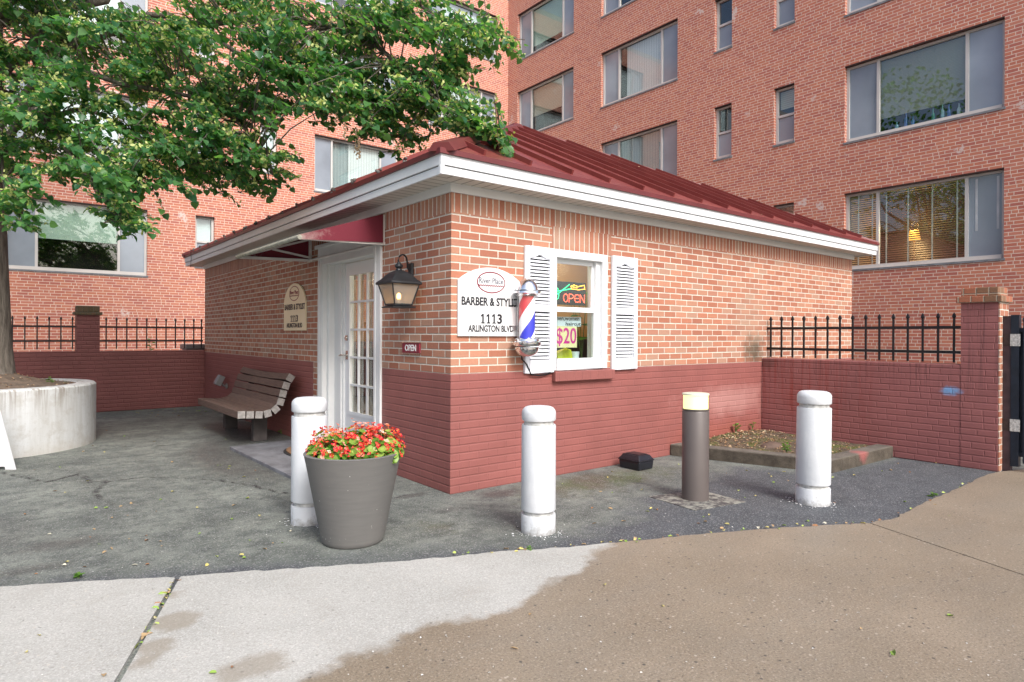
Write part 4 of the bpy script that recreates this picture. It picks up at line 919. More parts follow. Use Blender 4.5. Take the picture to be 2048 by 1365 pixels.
# ------------------------------------------------------------------ flower pot and begonias
pcx, pcy = -1.157, -.622
pot = thing('flower_pot', 'large dark grey tapered flower pot in front of the shop door', 'flower pot', (pcx, pcy, 0))
mt, n, bs = new_mat('grey_resin_pot'); co = n.objc(); band = n.noise(n.scale(co, (1.5, 1.5, 14.)), 4., 5, .6)
c_ = n.mix(n.rng(band, .3, .7), (.122, .119, .113), (.138, .135, .128)); c_ = n.mix(n.rng(n.noise(co, 3., 5), .45, .7, 0, .35), c_, (.17, .158, .145)); c_ = n.mix(n.rng(n.noise(co, 60., 2, .4), .74, .76), c_, (.4, .4, .38))
n.put(bs.inputs['Base Color'], c_); bs.inputs['Roughness'].default_value = .55; n.put(bs.inputs['Normal'], n.bump(band, .05, .002))
MB().lathe([(.188, 0), (.197, .006), (.203, .03), (.308, .565), (.314, .578), (.306, .584), (.285, .580), (.262, .568), (.252, .53)], (pcx, pcy, 0), 72).build('pot_body', mt, pot, smooth=50)
MB().lathe([(.253, .505), (.15, .535), (.01, .545)][::-1] and [(.254, .50), (.254, .515), (.15, .535), (.01, .545)], (pcx, pcy, 0), 40).build('soil', pm('potting_soil', (.06, .042, .03), .95, .4, 30, bump=1., bscale=80), pot)
M_bleaf = leaf_mat('begonia_leaf', (.05, .20, .015), (.34, .46, .10), .3, .25)
M_bfl = leaf_mat('begonia_petal', (.60, .006, .035), (.80, .045, .05), .22, .35)
M_bwh = leaf_mat('begonia_light_petal', (.88, .25, .22), (.9, .55, .5), .3, .4)
M_bye = pm('begonia_centre', (.85, .55, .05), .5, .1)
def fan(c, nrm, r, seg=9, cup=.2):
    nrm = Vector(nrm).normalized(); s = nrm.orthogonal().normalized(); t = nrm.cross(s); c = Vector(c)
    return [c]+[c+(s*math.cos(2*math.pi*i/seg)+t*math.sin(2*math.pi*i/seg))*r*(1+.1*math.sin(3*i))+nrm*r*cup for i in range(seg)], [(0, 1+i, 1+(i+1) % seg) for i in range(seg)]
def begonia(cx, cy, rad, hgt, nl_, nf_, label):
    t = thing('begonia', label, 'flower', (cx, cy, .53), 'begonias planted in the grey pot')
    lf = MB(); fw_ = MB(); wh = MB(); ye = MB(); stm = MB(); c0 = Vector((cx, cy, .545))
    def dome(top=False):
        a = random.uniform(0, 6.283); e = math.asin(random.uniform(.02, .45 if top else .98)); q = random.uniform(.75, 1.05)
        d = Vector((math.cos(a)*math.cos(e), math.sin(a)*math.cos(e), math.sin(e))); return d, c0+Vector((d.x*rad, d.y*rad, d.z*hgt))*q
    for i in range(nl_):
        d, p = dome(i % 2 == 0); r_ = random.uniform(.02, .038)
        if p.z > .545+hgt*.8: r_ *= .7
        nv = (d+Vector((random.gauss(0, .35), random.gauss(0, .35), .55+random.gauss(0, .2)))).normalized(); v, f = fan(p*1.0-d*.012, nv, r_, 9, .18); lf.add(v, f)
        if i % 3 == 0: stm.tube([c0-Vector((0, 0, .03)), (c0+p)/2+Vector((0, 0, .01)), p-d*.012], .0025, 4)
    for i in range(nf_):
        d, p = dome(); p = p+d*random.uniform(0, .02)+Vector((0, 0, max(0, random.gauss(.006, .014))))
        if p.z < .575 and random.random() < .5: continue
        nv = (d+Vector((random.gauss(0, .5), random.gauss(0, .5), .2+random.gauss(0, .4)))).normalized(); s = nv.orthogonal().normalized(); tt = nv.cross(s); rr = random.uniform(.010, .0165)
        tgt = wh if random.random() < .22 else fw_
        for q in range(4):
            a = q*math.pi/2+random.uniform(-.2, .2); dd = s*math.cos(a)+tt*math.sin(a); ww = nv.cross(dd); le = rr*(1.15 if q % 2 else .8)
            tgt.add([p, p+dd*le*.6-ww*rr*.5+nv*rr*.25, p+dd*le*1.1+nv*rr*.4, p+dd*le*.6+ww*rr*.5+nv*rr*.25], [(0, 1, 2, 3)])
        if random.random() < 1.1: [ye.ball(p+nv*.003+s*q_, 0.0021, 6, 4) for q_ in (-.004, .004)]
        if random.random() < .3: stm.tube([p-d*.05-Vector((0, 0, .02)), p], .0016, 4)
    lf.build('foliage', M_bleaf, t); tag(fw_.build('blossoms', M_bfl, t), kind='stuff'); tag(wh.build('pale_blossoms', M_bwh, t), kind='stuff'); tag(ye.build('blossom_centres', M_bye, t), kind='stuff'); stm.build('stems', pm('begonia_stem', (.30, .16, .06), .5), t)
ps = Vector((_r[0], _r[1], 0)); pf_ = Vector((_fw[0], _fw[1], 0))
def pp_(s, f): v = Vector((pcx, pcy, 0))+ps*s+pf_*f; return v.x, v.y
begonia(*pp_(-.145, -.03), .14, .19, 150, 200, 'red begonia plant on the left of the grey pot')
begonia(*pp_(.035, .03), .15, .205, 175, 250, 'red begonia plant in the middle of the grey pot')
begonia(*pp_(.185, -.01), .14, .195, 175, 270, 'red begonia plant on the right of the grey pot')

# ------------------------------------------------------------------ kerbed bed on the right
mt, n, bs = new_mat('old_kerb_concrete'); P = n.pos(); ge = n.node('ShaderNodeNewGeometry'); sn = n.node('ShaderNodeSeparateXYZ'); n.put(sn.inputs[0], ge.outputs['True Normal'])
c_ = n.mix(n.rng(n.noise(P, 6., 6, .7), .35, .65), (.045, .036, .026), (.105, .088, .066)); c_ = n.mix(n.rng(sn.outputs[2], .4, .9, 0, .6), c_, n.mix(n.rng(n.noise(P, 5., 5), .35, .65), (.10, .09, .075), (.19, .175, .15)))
vm = n.node('ShaderNodeVectorMath', operation='DISTANCE'); n.put(vm.inputs[0], P); vm.inputs[1].default_value = tuple(at_z(1722, 905, .13)); c_ = n.mix(n.rng(n.m('ADD', vm.outputs['Value'], n.m('MULTIPLY', n.noise(P, 14., 3), .08)), .17, .09, 0, .5), c_, (.45, .10, .10))
n.put(bs.inputs['Base Color'], c_); bs.inputs['Roughness'].default_value = .9; n.put(bs.inputs['Normal'], n.bump(n.noise(P, 50., 6, .65), .7, .012))
KH = .13
kerb = MB().slab([(2.93, -.003), (3.12, -.003), (3.56, -1.40), (4.836, -1.42), (4.836, -1.60), (3.43, -1.57)], -.02, KH).build('kerb', mt, bevel=.018, seg=3)
tag(kerb, 'weathered concrete kerb round the planting bed beside the painted wall', 'kerb', kind='structure')
# soil
xs = np.linspace(3.0, 4.835, 34); ys = np.linspace(-1.5, -.004, 30); GX, GY = np.meshgrid(xs, ys, indexing='ij')
SZ = .10+.05*np.exp(-((GX-4.2)/.7)**2-((GY+.15)/.5)**2)+rng.normal(0, .004, GX.shape)
V = np.c_[GX.ravel(), GY.ravel(), SZ.ravel()]; i, j = np.meshgrid(np.arange(33), np.arange(29), indexing='ij'); i = i.ravel(); j = j.ravel(); F4 = np.c_[i*30+j, (i+1)*30+j, (i+1)*30+j+1, i*30+j+1]
ctr = V[F4].mean(1)[:, :2]; F4 = F4[poly_sdf(ctr, [(3.05, -.0), (3.5, -1.45), (4.84, -1.47), (4.84, 0)]) > 0]
mt, n, bs = new_mat('bed_soil'); P = n.pos(); c_ = n.mix(n.rng(n.noise(P, 9., 6, .7), .35, .65), (.07, .05, .033), (.15, .11, .07)); c_ = n.mix(n.rng(n.noise(P, 3.2, 5, .6), .5, .6, 0, .75), c_, (.10, .12, .02)); n.put(bs.inputs['Base Color'], c_); bs.inputs['Roughness'].default_value = 1.; n.put(bs.inputs['Normal'], n.bump(n.noise(P, 70., 6, .7), 1., .02))
tag(np_mesh('soil', V, F4, mt, smooth=True), 'mossy brown soil in the kerbed planting bed', 'soil', kind='structure')
def flat_leaves(pts, size, mat, name, label, tilt=.35):
    pts = np.array(pts); k = len(pts); g = rng.uniform(0, 6.28, k); d = np.c_[np.cos(g), np.sin(g), rng.uniform(-.05, .25, k)]; nr = np.c_[rng.normal(0, tilt, k), rng.normal(0, tilt, k), np.ones(k)]
    V, Fq = leaves(pts, d, nr, size*rng.uniform(.4, 1.2, k)**1.3, size*rng.uniform(.3, .7, k), .5, False)
    o = np_mesh(name, V, Fq, mat); return tag(o, label, 'leaves', kind='stuff')
mt, n, bs = new_mat('fallen_leaf'); n.put(bs.inputs['Base Color'], n.ramp(n.island(), [(0, (.36, .25, .13)), (.22, (.26, .13, .06)), (.4, (.48, .42, .14)), (.58, (.22, .34, .06)), (.78, (.40, .48, .12)), (.9, (.55, .52, .40))], 'CONSTANT')); bs.inputs['Roughness'].default_value = .8; M_fall = mt
q = []
while len(q) < 800:
    x, y = rng.uniform(3.1, 4.82), rng.uniform(-1.42, -.02)
    if poly_sdf(np.array([[x, y]]), [(3.1, -.02), (3.52, -1.4), (4.8, -1.4), (4.8, -.02)])[0] > 0 and rng.uniform() < .35+.65*math.exp(-((x-4.0)/.6)**2-((y+.25)/.35)**2): q.append((x, y, .108+.05*math.exp(-((x-4.2)/.7)**2-((y+.15)/.5)**2)))
mt, n, bs = new_mat('dry_leaf'); n.put(bs.inputs['Base Color'], n.ramp(n.island(), [(0, (.38, .25, .14)), (.3, (.26, .13, .06)), (.55, (.48, .36, .22)), (.8, (.34, .20, .10)), (.92, (.55, .48, .34))], 'CONSTANT')); bs.inputs['Roughness'].default_value = .85; M_dry = mt
flat_leaves(q, .032, M_dry, 'leaf_litter', 'dry brown leaf litter covering the kerbed planting bed')
q = []
for _ in range(80):   # by the left wing of the court
    g = at_z(rng.uniform(40, 620), rng.uniform(835, 1150)); q.append((g[0], g[1], .006))
for _ in range(60):
    g = at_z(rng.uniform(1100, 1900), rng.uniform(925, 1060)); q.append((g[0], g[1], .006))
for _ in range(40): q.append((rng.uniform(-1.2, -.05), rng.uniform(6.8, 8.3), .006))
for _ in range(13):
    g = at_z(rng.uniform(20, 2000), rng.uniform(1110, 1360)); q.append((g[0], g[1], .017))
t_ = rng.uniform(0, 1, 70)
for u in rng.uniform(900, 1980, 60):
    v = np.interp(u, [p[0] for p in edge_px], [p[1] for p in edge_px]); g = at_z(u, v); q.append((g[0]+rng.normal(0, .012), g[1]+rng.normal(0, .012)+.01, 5e-3+.009))
for s_ in rng.uniform(0, .9, 26): p = ja+jd*s_; q.append((p[0]+rng.normal(0, .006), p[1]+rng.normal(0, .006), .008))
flat_leaves([p for p in q if not (p[0] > -.02 and p[1] > -.02 and p[0] < LX)], .036, M_fall, 'fallen_leaves', 'small fallen leaves scattered over the asphalt and pavement')
q = []
for _ in range(26):
    y = rng.uniform(-.2, 2.6); x = rng.uniform(max(.3, y), min(6.8, 7.4-y)); q.append((x, y, ZE+SL*(y-ry0)+.006))
flat_leaves(q, .045, M_dry, 'roof_leaves', 'a few dry tan leaves lying on the maroon shop roof')
# flakes of white paint and grit
q = []
for c in ((-1.229, -.041, .125), (-.07, -1.217, .119), (2.179, -2.007, .131)):
    for _ in range(70): a = rng.uniform(0, 6.28); r_ = c[2]+.008+rng.exponential(.035); q.append((c[0]+math.cos(a)*r_, c[1]+math.sin(a)*r_, .004))
flat_leaves(q, .016, pm('paint_flake', (.72, .73, .73), .6, .1), 'paint_flakes', 'white paint flakes scattered round the bollard feet', .2)
q = []
for _ in range(420):
    g = at_z(rng.uniform(-20, 2040), rng.uniform(880, 1365)); q.append((g[0], g[1], .015 if g[1] < -.3-.45*(g[0]+3) else .004))
flat_leaves([p for p in q if not (p[0] > -.02 and p[1] > -.02)], .011, pm('pale_grit', (.5, .49, .46), .8, .4, 9), 'pale_grit', 'pale specks of grit strewn over the courtyard', .3)
b = MB(); b.ball((3.83, -.72, .10), .13, 14, 8, (1.35, .8, .42)); so_ = b.build('stone', pm('brown_stone', (.10, .066, .05), .85, .3, 8, bump=.8, bscale=20), smooth=80); tag(so_, 'low flat brown stone in the middle of the planting bed', 'stone')
weed((4.16, -.05, .15), .16, 20, 'weed sprouting by the painted wall in the planting bed, the tallest there', ll=.05)
weed((4.55, -.05, .15), .12, 10, 'small weed near the inner corner of the planting bed', ll=.045)
weed((3.55, -1.05, .12), .10, 20, 'bright green weed behind the kerb in the planting bed', ll=.05)
weed(tuple(at_z(562, 868)), .08, 10, 'weed with broad leaves beside the right end of the bench', ll=.05)
weed(tuple(at_z(157, 1157)), .03, 15, 'tiny green tuft on the asphalt edge at the lower left', ll=.03)
weed(tuple(at_z(1060, 1102)), .03, 10, 'tiny green tuft on the asphalt edge below the lone bollard', ll=.03)
weed(tuple(at_z(1865, 994)), .04, 15, 'low green tuft where the asphalt edge curves towards the gate', ll=.04)

# ------------------------------------------------------------------ low walls, pillars, fences, gate
def streaks(n, P, sx, col):
    st = n.rng(n.noise(n.scale(P, (1., 9., .35)), 2.2, 5, .7), .47, .62)
    near = n.m('MULTIPLY', n.rng(sx.outputs[1], -1.7, -.5), n.rng(sx.outputs[2], .05, .5))
    col = n.mix(n.m('MULTIPLY', n.m('MULTIPLY', st, near), .75), col, (.225, .038, .028))
    drip = n.rng(n.noise(n.scale(P, (1., 14., .25)), 2.6, 4, .7), .53, .62)
    return n.mix(n.m('MULTIPLY', n.m('MULTIPLY', drip, n.rng(sx.outputs[2], .65, 1.05)), .6), col, (.10, .045, .045))
M_lowp = brick_mat('low_wall_paint', [(.2, .06, .05)]*2, MORT, paint=(.285, .112, .108), z0=.0, bump=.75, mw=.012, corner=0., headers=.25, bond='random', extra=streaks,
    stains=[((4.84, -2.14, .782), (.3, .105, .055), (.16, .36, .62), .9, 16.), ((4.84, -.45, .55), (.3, .2, .3), (.24, .055, .045), .3, 9.), ((4.84, -.05, 1.0), (.2, .2, .1), (.10, .05, .045), .6, 9.)])
M_lowd = brick_mat('left_wall_paint', [(.2, .06, .05)]*2, MORT, paint=(.19, .068, .064), z0=.0, bump=1., mw=.013, corner=0., bond='random', headers=.2)
M_capb = brick_mat('pillar_cap_brick', [(.34, .13, .075), (.28, .10, .06), (.22, .12, .07)], (.3, .26, .2), h=.09, w=.11, bond='stack', corner=0., z0=1.7, stains=())
M_capm = brick_mat('mossy_cap_brick', [(.12, .085, .05), (.10, .075, .04), (.15, .09, .055)], (.10, .09, .06), h=.10, w=.075, bond='stack', corner=0., z0=1.70)
M_raw = brick_mat('raw_pillar_side', ORANGE, MORT, h=.0677, w=.14, bond='half', corner=0.)
def pillar(w_, F, a0, a1, o0, o1, zb_, ztop, capm, zc1, zc2, ov=.035):
    p = MB().box(F, a0, a1, o0, o1, zb_, ztop).build('pillar', w_['m'], w_['o'])
    MB().box(F, a0-ov, a1+ov, o0-ov, o1+ov, ztop, zc1).build('cap_ledge', capm, p, bevel=.006); MB().box(F, a0-.0, a1+.0, o0-.0, o1+.0, zc1, zc2).build('cap', capm, p, bevel=.008)
    return p
FLW = Face((0, 8.38, 0), (1, 0, 0), (0, -1, 0)); FRW = Face((4.84, 0, 0), (0, -1, 0), (-1, 0, 0))
lw_ = thing('garden_wall', 'long maroon painted low brick wall with a mossy capped pillar at the back left', 'wall', (-2.5, 8.5, 0))
b = MB(); b.box(FLW, -7, -.002, -.28, 0, 0, 1.04); b.build('wall', M_lowd, lw_, bevel=.008)
pillar({'m': M_lowd, 'o': lw_}, FLW, -1.99, -1.66, -.31, .004, 0, 1.655, M_capm, 1.705, 1.808)
rw_ = thing('garden_wall', 'maroon painted low brick wall with a capped pillar beside the gate', 'wall', (5, -1.3, 0))
b = MB(); b.box(FRW, .002, 2.235, -.28, 0, 0, 1.06); b.build('wall', M_lowp, rw_, bevel=.010)
pr_ = pillar({'m': M_lowp, 'o': rw_}, FRW, 2.236, 2.555, -.31, .003, 0, 1.70, M_capb, 1.765, 1.855)
MB().box(FRW, 2.556, 2.566, -.30, -.004, .0, 1.699).build('bare_brick_side', M_raw, pr_)
M_iron = pm('black_iron', (.012, .012, .014), .45, .3, 10, metal=.2)
def fence(F, a0, a1, pickets, o, zr1, zr2, zb_, ztip, label, loc):
    t = thing('iron_fence', label, 'fence', loc, 'black iron fences on the low brick walls')
    MB().box(F, a0, a1, o-.016, o+.016, zr1-.016, zr1+.016).build('rail', M_iron, t); MB().box(F, a0, a1, o-.016, o+.016, zr2-.016, zr2+.016).build('rail', M_iron, t)
    for a in pickets:
        c = F.p(a, o, 0); b = MB(); b.box(F, a-.0095, a+.0095, o-.0095, o+.0095, zb_, ztip-.06)
        frustum(b, [(.012, ztip-.06), (.023, ztip-.045), (.016, ztip-.02), (.003, ztip)], (c.x, c.y, 0), 4, 45)
        b.build('picket', M_iron, t)
fence(FLW, -7, -1.995, [-2.835-.16*i for i in range(-5, 20) if -2.835-.16*i < -2.02], -.14, 1.455, 1.215, 1.075, 1.625, 'black iron fence on the low wall left of the mossy pillar', (-4, 8.52, 1.04))
fence(FLW, -1.655, .05-.055, [-1.553+.1545*i for i in range(10)]+[-.03], -.14, 1.455, 1.215, 1.075, 1.628, 'black iron fence on the low wall between the mossy pillar and the shop', (-.8, 8.52, 1.04))
fence(FRW, .004, 2.232, [.05+.1487*i for i in range(15)], -.14, 1.45, 1.185, 1.075, 1.608, 'black iron fence on the right low wall between the shop and the gate pillar', (4.98, -1.1, 1.06))
gate = thing('iron_gate', 'dark blue iron gate with white hinge plates at the right edge', 'gate', (4.98, -2.7, 0))
M_gate = pm('dark_blue_iron', (.012, .017, .028), .4, .35, 12, metal=.2); M_post = pm('rusty_plum_iron', (.045, .026, .03), .55, .5, 9, metal=.1)
FG = Face((4.94, 0, 0), (0, -1, 0), (-1, 0, 0))
MB().box(FG, 2.568, 2.632, -.08, 0, 0, 1.56).build('post', M_post, gate); MB().box(FG, 2.634, 2.70, -.075, .004, .06, 1.57).build('stile', M_gate, gate)
b = MB(); b.box(FG, 2.70, 3.9, -.055, -.02, 1.40, 1.44); b.box(FG, 2.70, 3.9, -.055, -.02, .16, .20); b.build('rail', M_gate, gate)
MB().box(FG, 2.70, 3.9, -.062, -.056, .20, 1.40).build('sheet', M_gate, gate)
for i in range(10):
    a = 2.745+.11*i; b = MB(); b.box(FG, a-.012, a+.012, -.019, .006, .10, 1.50); c = FG.p(a, -.006, 0); frustum(b, [(.017, 1.50), (.026, 1.515), (.003, 1.575)], (c.x, c.y, 0), 4, 45); b.build('picket', M_gate, gate)
M_hinge = pm('chipped_white_hinge', (.42, .42, .40), .6, .5, 60)
for z in (1.32, .47): MB().box(FG, 2.63, 2.71, .005, .010, z-.06, z+.06).build('hinge', M_hinge, gate); 
for z in (1.32, .47): MB().box(FG, 2.575, 2.628, .001, .006, z-.06, z+.06).build('hinge_plate', pm('dark_rust', (.03, .018, .016), .7, .5, 40), gate)

# ------------------------------------------------------------------ round planter with the tree
PC = np.array([-3.153, 5.233]); PR = 1.137
pl = thing('planter', 'round stained pale concrete planter under the tree', 'planter', (PC[0], PC[1], 0))
mt, n, bs = new_mat('stained_planter_concrete'); P = n.pos(); sx = n.node('ShaderNodeSeparateXYZ'); n.put(sx.inputs[0], P)
st_ = n.noise(n.scale(P, (1., 1., .12)), 11., 5, .65); dr = n.noise(n.scale(P, (1., 1., .05)), 16., 4, .7)
c_ = n.mix(n.rng(st_, .32, .68), (.47, .475, .46), (.58, .60, .605)); c_ = n.mix(n.rng(n.noise(P, 7., 6, .7), .5, .66, 0, .4), c_, (.33, .30, .25))
drip = n.m('MULTIPLY', n.rng(dr, .52, .60), n.rng(sx.outputs[2], .40, .72)); c_ = n.mix(n.m('MULTIPLY', drip, .6), c_, (.17, .125, .085))
c_ = n.mix(n.rng(n.m('ADD', sx.outputs[2], n.m('MULTIPLY', n.noise(P, 6., 5), .2)), .24, .05, 0, .45), c_, (.36, .30, .22))
c_ = n.mix(n.rng(n.noise(P, 90., 4), .6, .72, 0, .4), c_, (.25, .23, .2))
n.put(bs.inputs['Base Color'], c_); bs.inputs['Roughness'].default_value = .85; n.put(bs.inputs['Normal'], n.bump(n.noise(P, 45., 6), .35, .008))
MB().lathe([(PR+.0, -.01), (PR, .715), (PR-.02, .735), (PR-.19, .735), (PR-.21, .72), (PR-.21, .5)], (PC[0], PC[1], 0), 96, close=False).build('rim_wall', mt, pl, smooth=35)
b = MB(); V = []; Fc = []; rr_ = np.linspace(0, PR-.2, 14); sg = 48
for r_ in rr_:
    for i in range(sg):
        a = 2*math.pi*i/sg; V.append((PC[0]+r_*math.cos(a), PC[1]+r_*math.sin(a), .70+.19*math.exp(-(r_/.6)**2)+random.gauss(0, .008)))
for j in range(13):
    for i in range(sg): i2 = (i+1) % sg; Fc.append((j*sg+i, (j+1)*sg+i, (j+1)*sg+i2, j*sg+i2))
b.add(V, Fc); b.build('soil', pm('planter_soil', (.135, .098, .07), .95, .4, 14, bump=1., bscale=70), pl, smooth=80)
q = []
for _ in range(160): a = rng.uniform(0, 6.28); r_ = rng.uniform(.2, .9); q.append((PC[0]+r_*math.cos(a), PC[1]+r_*math.sin(a), .71+.19*math.exp(-(r_/.6)**2)))
flat_leaves(q, .034, M_dry, 'leaf_litter', 'dry leaf litter on the soil of the round planter')
weed((-2.50, 4.72+.3, .70), .11, 10, 'slender green weed near the rim of the round planter', ll=.055)
weed((-2.38, 5.03, .69), .06, 10, 'smaller weed next to the rim of the round planter', ll=.04)
# bin glimpsed behind the fence, weed on the far side
bn = thing('rubbish_bin', 'grey bin top showing behind the fence beside the shop corner', 'bin', (.1, 9.3, 0))
MB().obox((.12, 9.35, .52), (1, 0, 0), (0, 1, 0), (0, 0, 1), .55, .5, 1.04).build('body', M_gm, bn, bevel=.02); MB().obox((.12, 9.35, 1.09), (1, 0, 0), (0, 1, 0), (0, 0, 1), .6, .56, .1).build('lid', pm('grey_lid', (.12, .12, .125), .4), bn, bevel=.02)
weed((-.80, 8.95, .78), .55, 20, 'tall green weed behind the back fence', ll=.08, spread=.12)
# sandwich board at the left edge
sb = thing('sandwich_board', 'blank white plastic sandwich board cut off at the left edge', 'sign', (-3.13, 3.20, 0))
M_sb = pm('white_plastic_board', (.80, .81, .84), .35, .03)
for sgn in (-1, 1):
    V = []; 
    dR = Vector((_r[0], _r[1], 0)); dF = Vector((_fw[0], _fw[1], 0)); c0 = Vector((-3.16, 3.35, 0))-dR*.185
    def Q(a, f, z): return c0+dR*a+dF*(f*sgn)+Vector((0, 0, z))
    b = MB(); tw, bw = .27, .385
    for off in (-.015, .015):
        pass
    pts = [(-bw, .0), (-bw+.10, .0), (-bw+.10, .03), (bw-.10, .03), (bw-.10, .0), (bw, .0), (tw+.012, 1.06), (tw-.02, 1.10), (-tw+.02, 1.10), (-tw-.012, 1.06)]
    k = len(pts); f_ = lambda z: -.24*(1-z/1.10)
    b.add([Q(a, f_(z)-.016, z) for a, z in pts]+[Q(a, f_(z)+.004, z) for a, z in pts], [tuple(range(k)), tuple(range(2*k-1, k-1, -1))]+[(i, k+i, k+(i+1) % k, (i+1) % k) for i in range(k)])
    pnl = b.build('panel', M_sb, sb, bevel=.004)
    bm = bmesh.new(); bm.from_mesh(pnl.data); bmesh.ops.recalc_face_normals(bm, faces=bm.faces); bm.to_mesh(pnl.data); bm.free()
# ================================================================== APARTMENT BUILDING
RED = [(.47, .168, .112), (.50, .188, .125), (.45, .155, .106), (.51, .20, .138), (.485, .172, .112), (.44, .150, .110), (.52, .20, .128), (.47, .176, .130), (.41, .138, .105), (.50, .184, .116)]
def patches(n, P, sx, col):
    f = n.noise(P, 1.9, 2, .4); g = n.noise(P, 14., 4, .7)
    return n.mix(n.m('MULTIPLY', n.rng(f, .70, .73), n.rng(g, .42, .55)), col, (.56, .46, .42))
M_apt = brick_mat('apartment_brick', RED, (.64, .52, .43), h=.0677, w=.213, mw=.0112, bond='random', headers=.10, corner=.0, ragged=.0012, tone=.15, extra=patches, bump=.25)
apt = thing('apartment_building', 'tall red brick apartment building in two wings behind the shop', 'apartment building')
SILL0, FLH, HB, HS = 2.84, 2.85, 1.71, 1.405
OR_, OL_ = [], []
wins = []
for r_ in range(0, 4):
    zb_ = SILL0+FLH*r_
    for nm, a0, w_ in (('A', -2.08, 2.93), ('B', -9.57, 2.93), ('C', -13.77, 2.95)):
        OR_.append((a0, a0+w_, zb_, zb_+HB)); wins.append(('R', nm, r_, a0, a0+w_, zb_, zb_+HB))
    for nm, a0 in (('s', -3.765), ('t', -5.445)):
        z0 = zb_+.33 if r_ else zb_+.33; OR_.append((a0, a0+.515, zb_+.325, zb_+HB)); wins.append(('R', nm, r_, a0, a0+.515, zb_+.325, zb_+HB))
    for nm, a0, w_ in (('D', 8.36, 2.92), ('E', 4.40, 2.84), ('F', -2.93, 2.90)):
        OL_.append((a0, a0+w_, zb_, zb_+HB)); wins.append(('L', nm, r_, a0, a0+w_, zb_, zb_+HB))
    for nm, a0 in (('u', 2.80), ('v', 1.11)):
        OL_.append((a0, a0+.48, zb_+.325, zb_+HB)); wins.append(('L', nm, r_, a0, a0+.48, zb_+.325, zb_+HB))
HT = SILL0+FLH*4-.4
b = MB(); panel(b, AR, -Y1, 5.5, 0, HT, .25, OR_, inner=False); panel(b, AL, -9.5, X1, 0, HT, .25, OL_, inner=False)
b.build('wall', M_apt, apt)
MB().wbox(X1, X1+7, -5.5, Y1+7, HT, HT+.2).wbox(-9.5, X1-.01, Y1, Y1+7, HT, HT+.2).wbox(X1+6.8, X1+7, -5.5, Y1+7, 0, HT).wbox(-9.5, X1+6.8, Y1+6.8, Y1+7, 0, HT).wbox(X1, X1+6.8, -5.5, -5.3, 0, HT).wbox(-9.5, -9.3, Y1, Y1+6.8, 0, HT).build('flat_roof', pm('roof_gravel', (.2, .2, .2), .9), apt)
M_al = pm('aluminium_frame', (.50, .49, .47), .4, .06, 2, metal=.0); M_sl = pm('slate_sill', (.16, .17, .18), .6, .3, 8, bump=.2); M_lin = pm('rusty_lintel', (.05, .025, .02), .7, .3)
M_pane = glass_mat('apartment_glass', (.90, .94, .93), .95); M_scr = pm('screened_glass', (.235, .275, .32), .15, .25, .5, spec=.9)
M_scr2 = pm('pale_screened_glass', (.40, .41, .45), .25, .05, .6, spec=.6)
M_room = pm('dim_room', (.055, .05, .048), .9, .3, 1.)
def stripe_mat(name, c0, c1, axis, period, duty=.5, bump=.5):
    if name in MC: return MC[name]
    mt, n, bs = new_mat(name); P = n.pos(); sx = n.node('ShaderNodeSeparateXYZ'); n.put(sx.inputs[0], P)
    u = sx.outputs[2] if axis == 'z' else n.m('ADD', sx.outputs[0], sx.outputs[1])
    f = n.m('FRACT', n.m('DIVIDE', n.m('ADD', u, 40.), period)); tri = n.m('ABSOLUTE', n.m('SUBTRACT', f, .5))
    ff = n.rng(tri, .5*duty-.08, .5*duty+.08)
    n.put(bs.inputs['Base Color'], n.mix(ff, c0, c1)); bs.inputs['Roughness'].default_value = .6; n.put(bs.inputs['Normal'], n.bump(tri, bump*.25, .01)); MC[name] = mt; return mt
M_vert = stripe_mat('vertical_blind', (.78, .80, .82), (.50, .53, .56), 'u', .09, .85)
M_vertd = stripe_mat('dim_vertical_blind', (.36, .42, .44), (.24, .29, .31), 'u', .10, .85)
M_green = stripe_mat('pale_green_blind', (.48, .60, .50), (.40, .52, .42), 'z', .035, .7)
M_beige = stripe_mat('beige_green_blind', (.30, .31, .25), (.25, .26, .21), 'z', .03, .7)
M_cream = stripe_mat('cream_blind', (.56, .50, .40), (.38, .34, .27), 'z', .05, .75)
M_whiteb = stripe_mat('white_blind', (.72, .76, .78), (.62, .66, .68), 'z', .04, .7)
M_slat = pm('dark_wood_slat', (.20, .115, .09), .5, .2, 3); M_lamplit = pm('lamplit_amber_wood', (.78, .54, .30), .5, .15, 3); M_tape = pm('white_ladder_tape', (.66, .66, .60), .7)  # left blind's lamplight is painted into its amber; lamp stand shares it
def blind_box(F, a0, a1, z0, z1, mat, w, o=-.22): return MB().box(F, a0, a1, o-.012, o, z0, z1).build('blind', mat, w)
